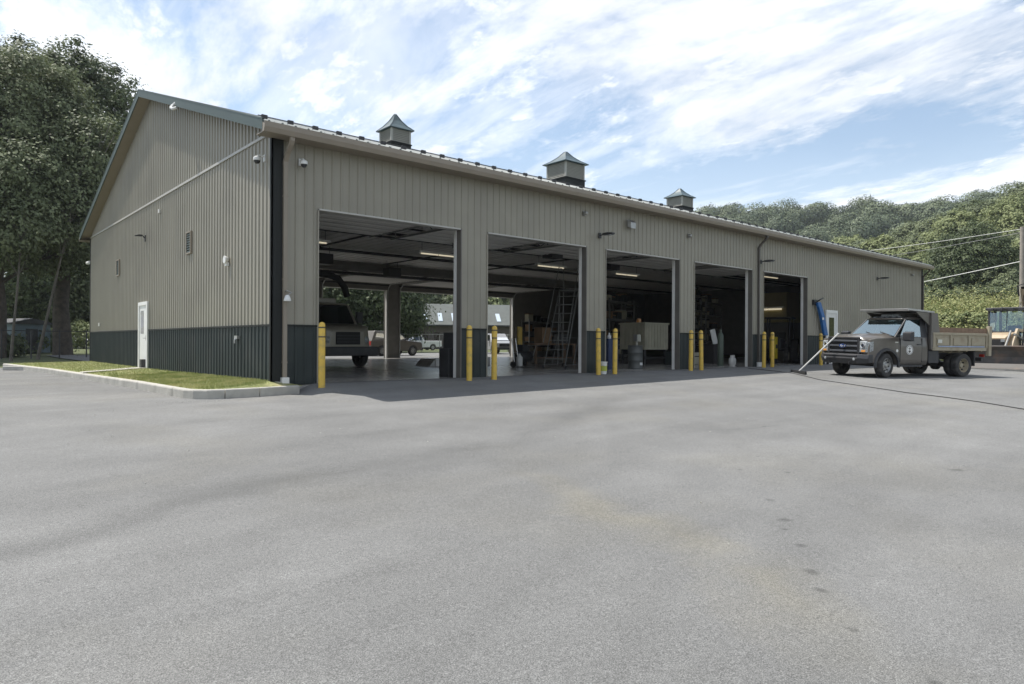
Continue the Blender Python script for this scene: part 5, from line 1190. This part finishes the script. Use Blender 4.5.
# behind the garage: fence, lawn, house, trees
a0 = at(330, 66); a1 = at(540, 72)
chain_fence('chain link fence between the rear lot and the grey roofed house', (a0[0],a0[1],0), (a1[0],a1[1],0), 1.75, 12)
hx, hy = at(478, 104)
hs = thing('house', 'low brick house with grey shingle roof and slanted skylights behind the fence', 'house', (hx, hy, float(G(hx, hy))-.05), YAW-math.pi/2+R(12))
MB().box(-11.9,5.2,-4,4,0,3.5).build('wall', M['brick'], hs)
hr = MB().loft([[(-12.4,-4.6,3.35),(5.6,-4.6,3.35),(5.6,-4.6,3.5),(-12.4,-4.6,3.5)], [(-12.4,0,6.6),(5.6,0,6.6),(5.6,0,6.75),(-12.4,0,6.75)]]).loft([[(-12.4,4.6,3.35),(5.6,4.6,3.35),(5.6,4.6,3.5),(-12.4,4.6,3.5)], [(-12.4,0,6.6),(5.6,0,6.6),(5.6,0,6.75),(-12.4,0,6.75)]]).build('roof', M['shingle'], hs)
MB().box(-12.45,5.65,-4.72,-4.6,3.32,3.52).build('gutter', M['trucktrim'], hr)
for x in (-8.6,-6.4,-4.4,2.2): 
    zz_ = lambda y: 3.5+(y+4.6)*.7065
    MB().loft([[(x,-3.9,zz_(-3.9)+.02),(x+.62,-3.9,zz_(-3.9)+.02),(x+.62,-3.9,zz_(-3.9)+.1),(x,-3.9,zz_(-3.9)+.1)],[(x,-2.2,zz_(-2.2)+.02),(x+.62,-2.2,zz_(-2.2)+.02),(x+.62,-2.2,zz_(-2.2)+.1),(x,-2.2,zz_(-2.2)+.1)]]).build('skylight', mat('skylight glass', (.45,.52,.58), .08, var=.05, coat=1), hr)
for x in (-8.4,-6.6,-4.2,-2.0,.4,2.6):
    w_ = MB().box(x-.5,x+.5,-4.06,-4.005,1.2,2.5).build('window', M['brick'], hs); MB().box(x-.42,x+.42,-4.075,-4.062,1.28,2.42).build('pane', M['winglass'], w_)
MB().loft([[(x,-3.98,3.5),(x,3.98,3.5),(x,0,6.5)] for x in (-11.9,5.2)]).build('gable_end', M['brick'], hs)
tree('maple_tree', 'dark maple behind the rear lot, left of the house, seen through the first bay', gxy(372, 68), [(0,0,5.8,5.2,4.5,4.6),(-4,0,4.8,3.5,3.5,3.6),(3.4,-.5,4.0,2.3,2.3,2.6)], 8, 600, 90, .15, 1.2, 'leafdark', .35, 1.8)
tree('background_tree', 'lighter tree rising left of the dark maple, over the white truck', gxy(338, 80), [(0,0,7,6,6,6)], 9, 420, 80, .18, 1.5, 'leaf', .4, 2.0)
for i, (px, d) in enumerate([(412,125),(440,130),(462,128),(490,126),(512,130)]):
    tree('background_tree', ['dark tree over the left end of the house roof','pale green tree over the middle of the house roof','dark green tree over the ridge near the second skylight','pale tree over the roof, seen through the second bay','dark tree past the right end of the house'][i], gxy(px, d), [(0,0,7.5,5,5,5.5)], 50+i, 260, 46, .34, 1.5, 'leafpale' if i % 2 else 'leafdark', .4, 2.5)

# ------------------------------------------------------------------ hillside on the right
def scatter_brush():
    g = np.random.default_rng(11); n = 1500
    px = g.uniform(880, 1075, n); d = g.uniform(41, 66, n)
    k = (px-512)/684.46*d; x = CAM[0]+DV[0]*d+RV[0]*k; y = CAM[1]+DV[1]*d+RV[1]*k
    s = g.uniform(.35, 1.5, n)*(1-.35*(g.random(n) < .4)); z = G(x, y)
    m_ = 70; idx = np.repeat(np.arange(n), m_); o = g.normal(size=(len(idx),3))*np.array([.55,.55,.42])*s[idx][:,None]
    P_ = np.stack([x, y, z+s*.35], 1)[idx]+o
    return leaves(P_, np.full(len(P_), .085), g, .6, .5, o/np.maximum(np.linalg.norm(o,axis=1)[:,None],.01), .8)
tag(link_mesh('brush', quads_mesh('brush', scatter_brush(), M['leafbrush'])), 'tangle of sunlit weeds and low brush covering the bank on the right', 'brush', kind='stuff')
HT = [(1036,84,222,'leaf'),(1008,78,236,'leafpale'),(972,72,222,'leafdark'),(1010,104,196,'leafpale'),(948,80,246,'leaf'),(925,88,252,'leafpale'),(958,104,212,'leafpale'),(990,112,200,'leaf'),(905,108,240,'leafpale'),(880,118,236,'leafpale'),(1048,72,236,'leafdark'),(1020,70,262,'leaf'),(944,70,272,'leafdark'),(938,128,214,'leaf'),(1030,112,180,'leaf'),(866,140,240,'leaf'),(972,126,200,'leafdark'),(915,140,222,'leaf'),(848,150,236,'leafpale'),(1000,68,264,'leaf')]
HL = ['tall grey green tree at the right frame edge behind the utility pole','pale tree just left of the utility pole on the hillside','very dark tall tree rising over the weedy bank','highest pale crown on the right skyline','olive tree left of the very dark tall tree','pale rounded tree directly above the far end of the garage','pale crown on the skyline behind the very dark tree','olive crown on the skyline right of the dark tree','pale crown over the end of the garage roof','small pale crown emerging over the roof edge, left of the garage end','dark tree cut by the right frame edge, low on the slope','olive tree at the foot of the utility pole','low dark tree at the top of the bank, left of the dark tall tree','olive crown where the near hill meets the far ridge','tall olive crown on the skyline at the right frame edge','olive crown peeping over the roof left of the pale crowns','dark crown high behind the pale skyline crown','small olive crown in the dip between near hill and far ridge','lone pale crown furthest left above the garage roof','low olive tree at the top of the bank near the loader']
for i, ((px, d, yt, lm), lb) in enumerate(zip(HT, HL)):
    h = 1+(344-yt)*d/684-gxy(px, d)[2]
    g = random.Random(i+100); r = min(h*.42, 6.5)
    lobes = [(0,0,h*.60,r,r,h*.36),(r*.5,g.uniform(-1,1),h*.45,r*.7,r*.7,h*.28),(-r*.55,g.uniform(-1,1),h*.48,r*.7,r*.7,h*.28),(g.uniform(-1,1),0,h*.80,r*.6,r*.6,h*.2)]
    tree('hillside_tree', lb, gxy(px, d), lobes, 100+i, int(300+h*14), 75, .0016*d+.01, min(h*.085,1.2), lm, .22, h*.2, rz=0, group='trees on the hillside right of the garage')
def far_wood():
    g = np.random.default_rng(21); V = []
    n = 360
    px = g.uniform(560, 1100, n); d = g.uniform(205, 420, n)
    k = (px-512)/684.46*d; x = CAM[0]+DV[0]*d+RV[0]*k; y = CAM[1]+DV[1]*d+RV[1]*k; z = G(x, y)
    h = g.uniform(12, 19, n); r = h*g.uniform(.34,.48,n)
    for i in range(n):
        m_ = 1800; dd = g.normal(size=(m_,3)); dd /= np.linalg.norm(dd, axis=1)[:,None]; dd[:,2] = dd[:,2]*.9
        P_ = np.array([x[i],y[i],z[i]+h[i]*.55])+dd*np.array([r[i],r[i],h[i]*.42])*(g.uniform(.78,1.03,m_)+.12*np.sin(dd[:,0]*5+i)*np.cos(dd[:,1]*4+i))[:,None]
        V.append(leaves(P_, np.full(m_, .36), g, .1, .8, dd, 2.6))
    return np.concatenate(V)
M['leaffar'] = leaf_mat('distant wood leaves', (.038,.062,.036), (.155,.185,.10), scale=.075, trans=.12)
tag(link_mesh('wood', quads_mesh('wood', far_wood(), M['leaffar'])), 'continuous wood covering the far ridge behind the garage roof', 'wood', kind='stuff')
for i, (px, d, s_, lb) in enumerate([(938,58,1.5,'round dark bush at the top of the bank near the garage end'),(951,60,1.2,'smaller bush right of the round dark one at the bank top'),(966,59,1.7,'broad olive bush at the bank top, centre of the weedy slope'),(984,57,1.3,'low olive bush above the loader cab'),(1001,56,1.6,'dark bush at the foot of the utility pole'),(946,50,1.0,'small pale bush halfway down the bank'),(973,49,1.2,'pale bush lowest on the bank beside the loader'),(1013,60,1.8,'tall bush behind the utility pole foot')]):
    t = thing('bush', lb, 'bush', gxy(px, d), 0, 'bushes on the weedy bank'); lo_ = [(0,0,s_*.5,s_,s_,s_*.65),(s_*.8,0,s_*.35,s_*.6,s_*.6,s_*.4)]
    Q, C = crown(70+i, lo_, 70, 60, .10, .42); link_mesh('foliage', quads_mesh('foliage', Q, M[['leafdark','leaf','leaf','leaf','leafdark','leafpale','leafpale','leaf'][i]]), t)
    mb = MB(); limbs(mb, lo_[:1], .3, .06, 60+i); mb.build('stem', M['bark'], t)
for i, (px, d, s) in enumerate([(927.5,62,.55),(934.5,62.5,.5),(931,61,.35)]):
    t = thing('boulder', ['larger pale boulder on the bank by the garage end','pale boulder just right of the largest one on the bank','small pale boulder lowest of the three on the bank'][i], 'boulder', gxy(px, d, s*.5))
    bm = bmesh.new(); bmesh.ops.create_icosphere(bm, subdivisions=3, radius=s); g = random.Random(i)
    for v in bm.verts: v.co *= 1+.12*math.sin(v.co.x*7+i)+.1*math.cos(v.co.y*9+i*2); v.co.z *= .8
    me = bpy.data.meshes.new('rock'); bm.to_mesh(me); bm.free(); me.materials.append(M['stone']); me.shade_smooth(); link_mesh('rock', me, t)

# utility pole and wires
ux, uy = at(1022, 50); uz = float(G(ux, uy))
up_ = thing('utility_pole', 'weathered grey wooden utility pole at the right edge above the loader', 'utility pole', (ux, uy, uz))
MB().cyl((0,0,-.5),(0,0,9.6-uz),.19,.15,12).build('pole', M['polewood'], up_, smooth=True)
MB().box(-.08,.08,-.08,.08,0,.1).build('pole_base', M['polewood'], up_)
def wire(label, pa, pb, sag, r=.018, m='steel'):
    P_ = []
    for k in range(25):
        u = k/24; P_.append((pa[0]*(1-u)+pb[0]*u, pa[1]*(1-u)+pb[1]*u, pa[2]*(1-u)+pb[2]*u-sag*4*u*(1-u)))
    tag(MB().tube(P_, r, 5, False).build('overhead_wire', M[m], smooth=True), label, 'wire', 'wires strung from the utility pole')
q = at(700, 112)
wire('lowest pale overhead cable sloping from the pole to the garage end', (ux,uy,7.1), (q[0],q[1],5.0), .5, .03, 'plastic_white')
wire('thin upper overhead wire crossing the dark hillside trees', (ux,uy,9.45), (q[0],q[1],14.5), .8, .018, 'plastic_white')
wire('second thin overhead wire just below the upper one', (ux,uy,9.2), (q[0],q[1]+2,12.0), .8, .018, 'steel')

# the damp summer air of the valley
hm = bpy.data.materials.new('haze'); hm.use_nodes = True; hn = hm.node_tree.nodes; hn.remove(hn['Principled BSDF'])
pv = hn.new('ShaderNodeVolumePrincipled'); pv.inputs['Color'].default_value = (.86,.92,1,1); pv.inputs['Density'].default_value = .00022; pv.inputs['Anisotropy'].default_value = .3
hm.node_tree.links.new(pv.outputs[0], hn['Material Output'].inputs['Volume'])
hz_ = MB().box(-420, 1220, -420, 1220, -4, 130).build('haze', hm); tag(hz_, 'thin pale summer haze in the valley air', 'haze', kind='stuff')
# ------------------------------------------------------------------ light, sky, camera
sdir = Vector((-.25, .457, 1.0)).normalized()           # towards the sun
el = math.asin(sdir.z); azr = math.atan2(sdir.x, sdir.y)
w = bpy.data.worlds.new('World'); S.world = w; w.use_nodes = True; N = w.node_tree.nodes; K = w.node_tree.links
bg = N['Background']; sky = N.new('ShaderNodeTexSky'); sky.sky_type = 'NISHITA'; sky.sun_disc = False
sky.sun_elevation = el; sky.sun_rotation = azr; sky.air_density = 1.0; sky.dust_density = .8; sky.ozone_density = 1.2
tc = N.new('ShaderNodeTexCoord'); sp = N.new('ShaderNodeSeparateXYZ'); K.new(tc.outputs['Generated'], sp.inputs[0])
def mth(op, a, b=None):
    n = N.new('ShaderNodeMath'); n.operation = op
    for i, v in enumerate((a, b)):
        if v is None: continue
        if isinstance(v, (int, float)): n.inputs[i].default_value = v
        else: K.new(v, n.inputs[i])
    return n.outputs[0]
den = mth('ADD', mth('MAXIMUM', sp.outputs['Z'], 0.0), .16)
cx = N.new('ShaderNodeCombineXYZ'); K.new(mth('DIVIDE', sp.outputs['X'], den), cx.inputs[0]); K.new(mth('DIVIDE', sp.outputs['Y'], den), cx.inputs[1])
SKR, SKL = 0, (5.3,.2,0)
def cn(scale, rot, sc, detail, dist, loc=(0,0,0), rough=.55):
    mp = N.new('ShaderNodeMapping'); mp.inputs['Rotation'].default_value = (0,0,R(rot)); mp.inputs['Scale'].default_value = sc; mp.inputs['Location'].default_value = loc
    K.new(cx.outputs[0], mp.inputs['Vector']); n = N.new('ShaderNodeTexNoise'); n.inputs['Scale'].default_value = scale; n.inputs['Detail'].default_value = detail
    n.inputs['Distortion'].default_value = dist; n.inputs['Roughness'].default_value = rough; K.new(mp.outputs[0], n.inputs['Vector']); return n.outputs['Fac']
def mrn(v, a, b, c, d):
    n = N.new('ShaderNodeMapRange'); n.interpolation_type = 'SMOOTHSTEP'; K.new(v, n.inputs['Value'])
    for k_, q_ in zip(('From Min','From Max','To Min','To Max'), (a,b,c,d)): n.inputs[k_].default_value = q_
    return n.outputs['Result']
c1 = mrn(cn(.95, SKR, (1.25,.62,1), 10, .3, SKL, .64), .44, .61, 0, 1)
c2 = mrn(cn(4.2, 0, (1.2,.75,1), 8, .2, (4,1,0), .65), .44, .62, 0, .9)
c3 = mrn(cn(1.1, -8, (1.7,.32,1), 8, .4, (7,3,0), .62), .47, .70, 0, .8)
cov = mth('MAXIMUM', mth('MAXIMUM', c1, mth('MULTIPLY', c2, mrn(c1, 0, .5, .30, 1))), c3)
hz = mrn(sp.outputs['Z'], 0, .30, .55, .12)                     # thin milky veil, denser low down
cov = mth('MAXIMUM', cov, hz)
mx = N.new('ShaderNodeMix'); mx.data_type = 'RGBA'; K.new(mth('MULTIPLY', cov, .95), mx.inputs['Factor']); st_ = N.new('ShaderNodeVectorMath'); st_.operation = 'MULTIPLY'; st_.inputs[1].default_value = (1.05,1.09,1.06); K.new(sky.outputs[0], st_.inputs[0]); K.new(st_.outputs[0], mx.inputs['A'])
shade = mrn(cn(1.2, 40, (1,1,1), 6, .3, (2,8,0)), .35, .65, .86, 1.06)
cc = N.new('ShaderNodeVectorMath'); cc.operation = 'SCALE'; cc.inputs[0].default_value = (7.5,7.7,8.0); K.new(shade, cc.inputs['Scale']); K.new(cc.outputs[0], mx.inputs['B'])
K.new(mx.outputs['Result'], bg.inputs['Color']); bg.inputs['Strength'].default_value = .10
sl = bpy.data.lights.new('sun', 'SUN'); sl.energy = 4.2; sl.angle = R(.53); sl.color = (1.0,.955,.89)
so = bpy.data.objects.new('sun', sl); COL.objects.link(so); so.rotation_euler = (-sdir).to_track_quat('-Z', 'Y').to_euler()
cd = bpy.data.cameras.new('camera'); cam = bpy.data.objects.new('camera', cd); COL.objects.link(cam); S.camera = cam
cd.sensor_width = 36; cd.lens = 684.46/1024*36; cd.clip_end = 5000; cd.clip_start = .05
pitch, roll = R(.0157), R(.271)
dv = Vector((math.cos(YAW)*math.cos(pitch), math.sin(YAW)*math.cos(pitch), math.sin(pitch))); rv = Vector((RV[0], RV[1], 0)); uv = rv.cross(dv)
r2 = rv*math.cos(roll)+uv*math.sin(roll); u2 = -rv*math.sin(roll)+uv*math.cos(roll)
cam.matrix_world = Matrix(((r2.x,u2.x,-dv.x,CAM[0]),(r2.y,u2.y,-dv.y,CAM[1]),(r2.z,u2.z,-dv.z,CAM[2]),(0,0,0,1)))
S.view_settings.view_transform = 'Standard'; S.view_settings.look = 'None'; S.view_settings.gamma = 1; S.view_settings.exposure = .67; S.view_settings.use_curve_mapping = False
S.cycles.max_bounces = 8; S.cycles.diffuse_bounces = 5; S.cycles.transparent_max_bounces = 12; S.cycles.use_denoising = True; S.cycles.caustics_reflective = False; S.cycles.caustics_refractive = False
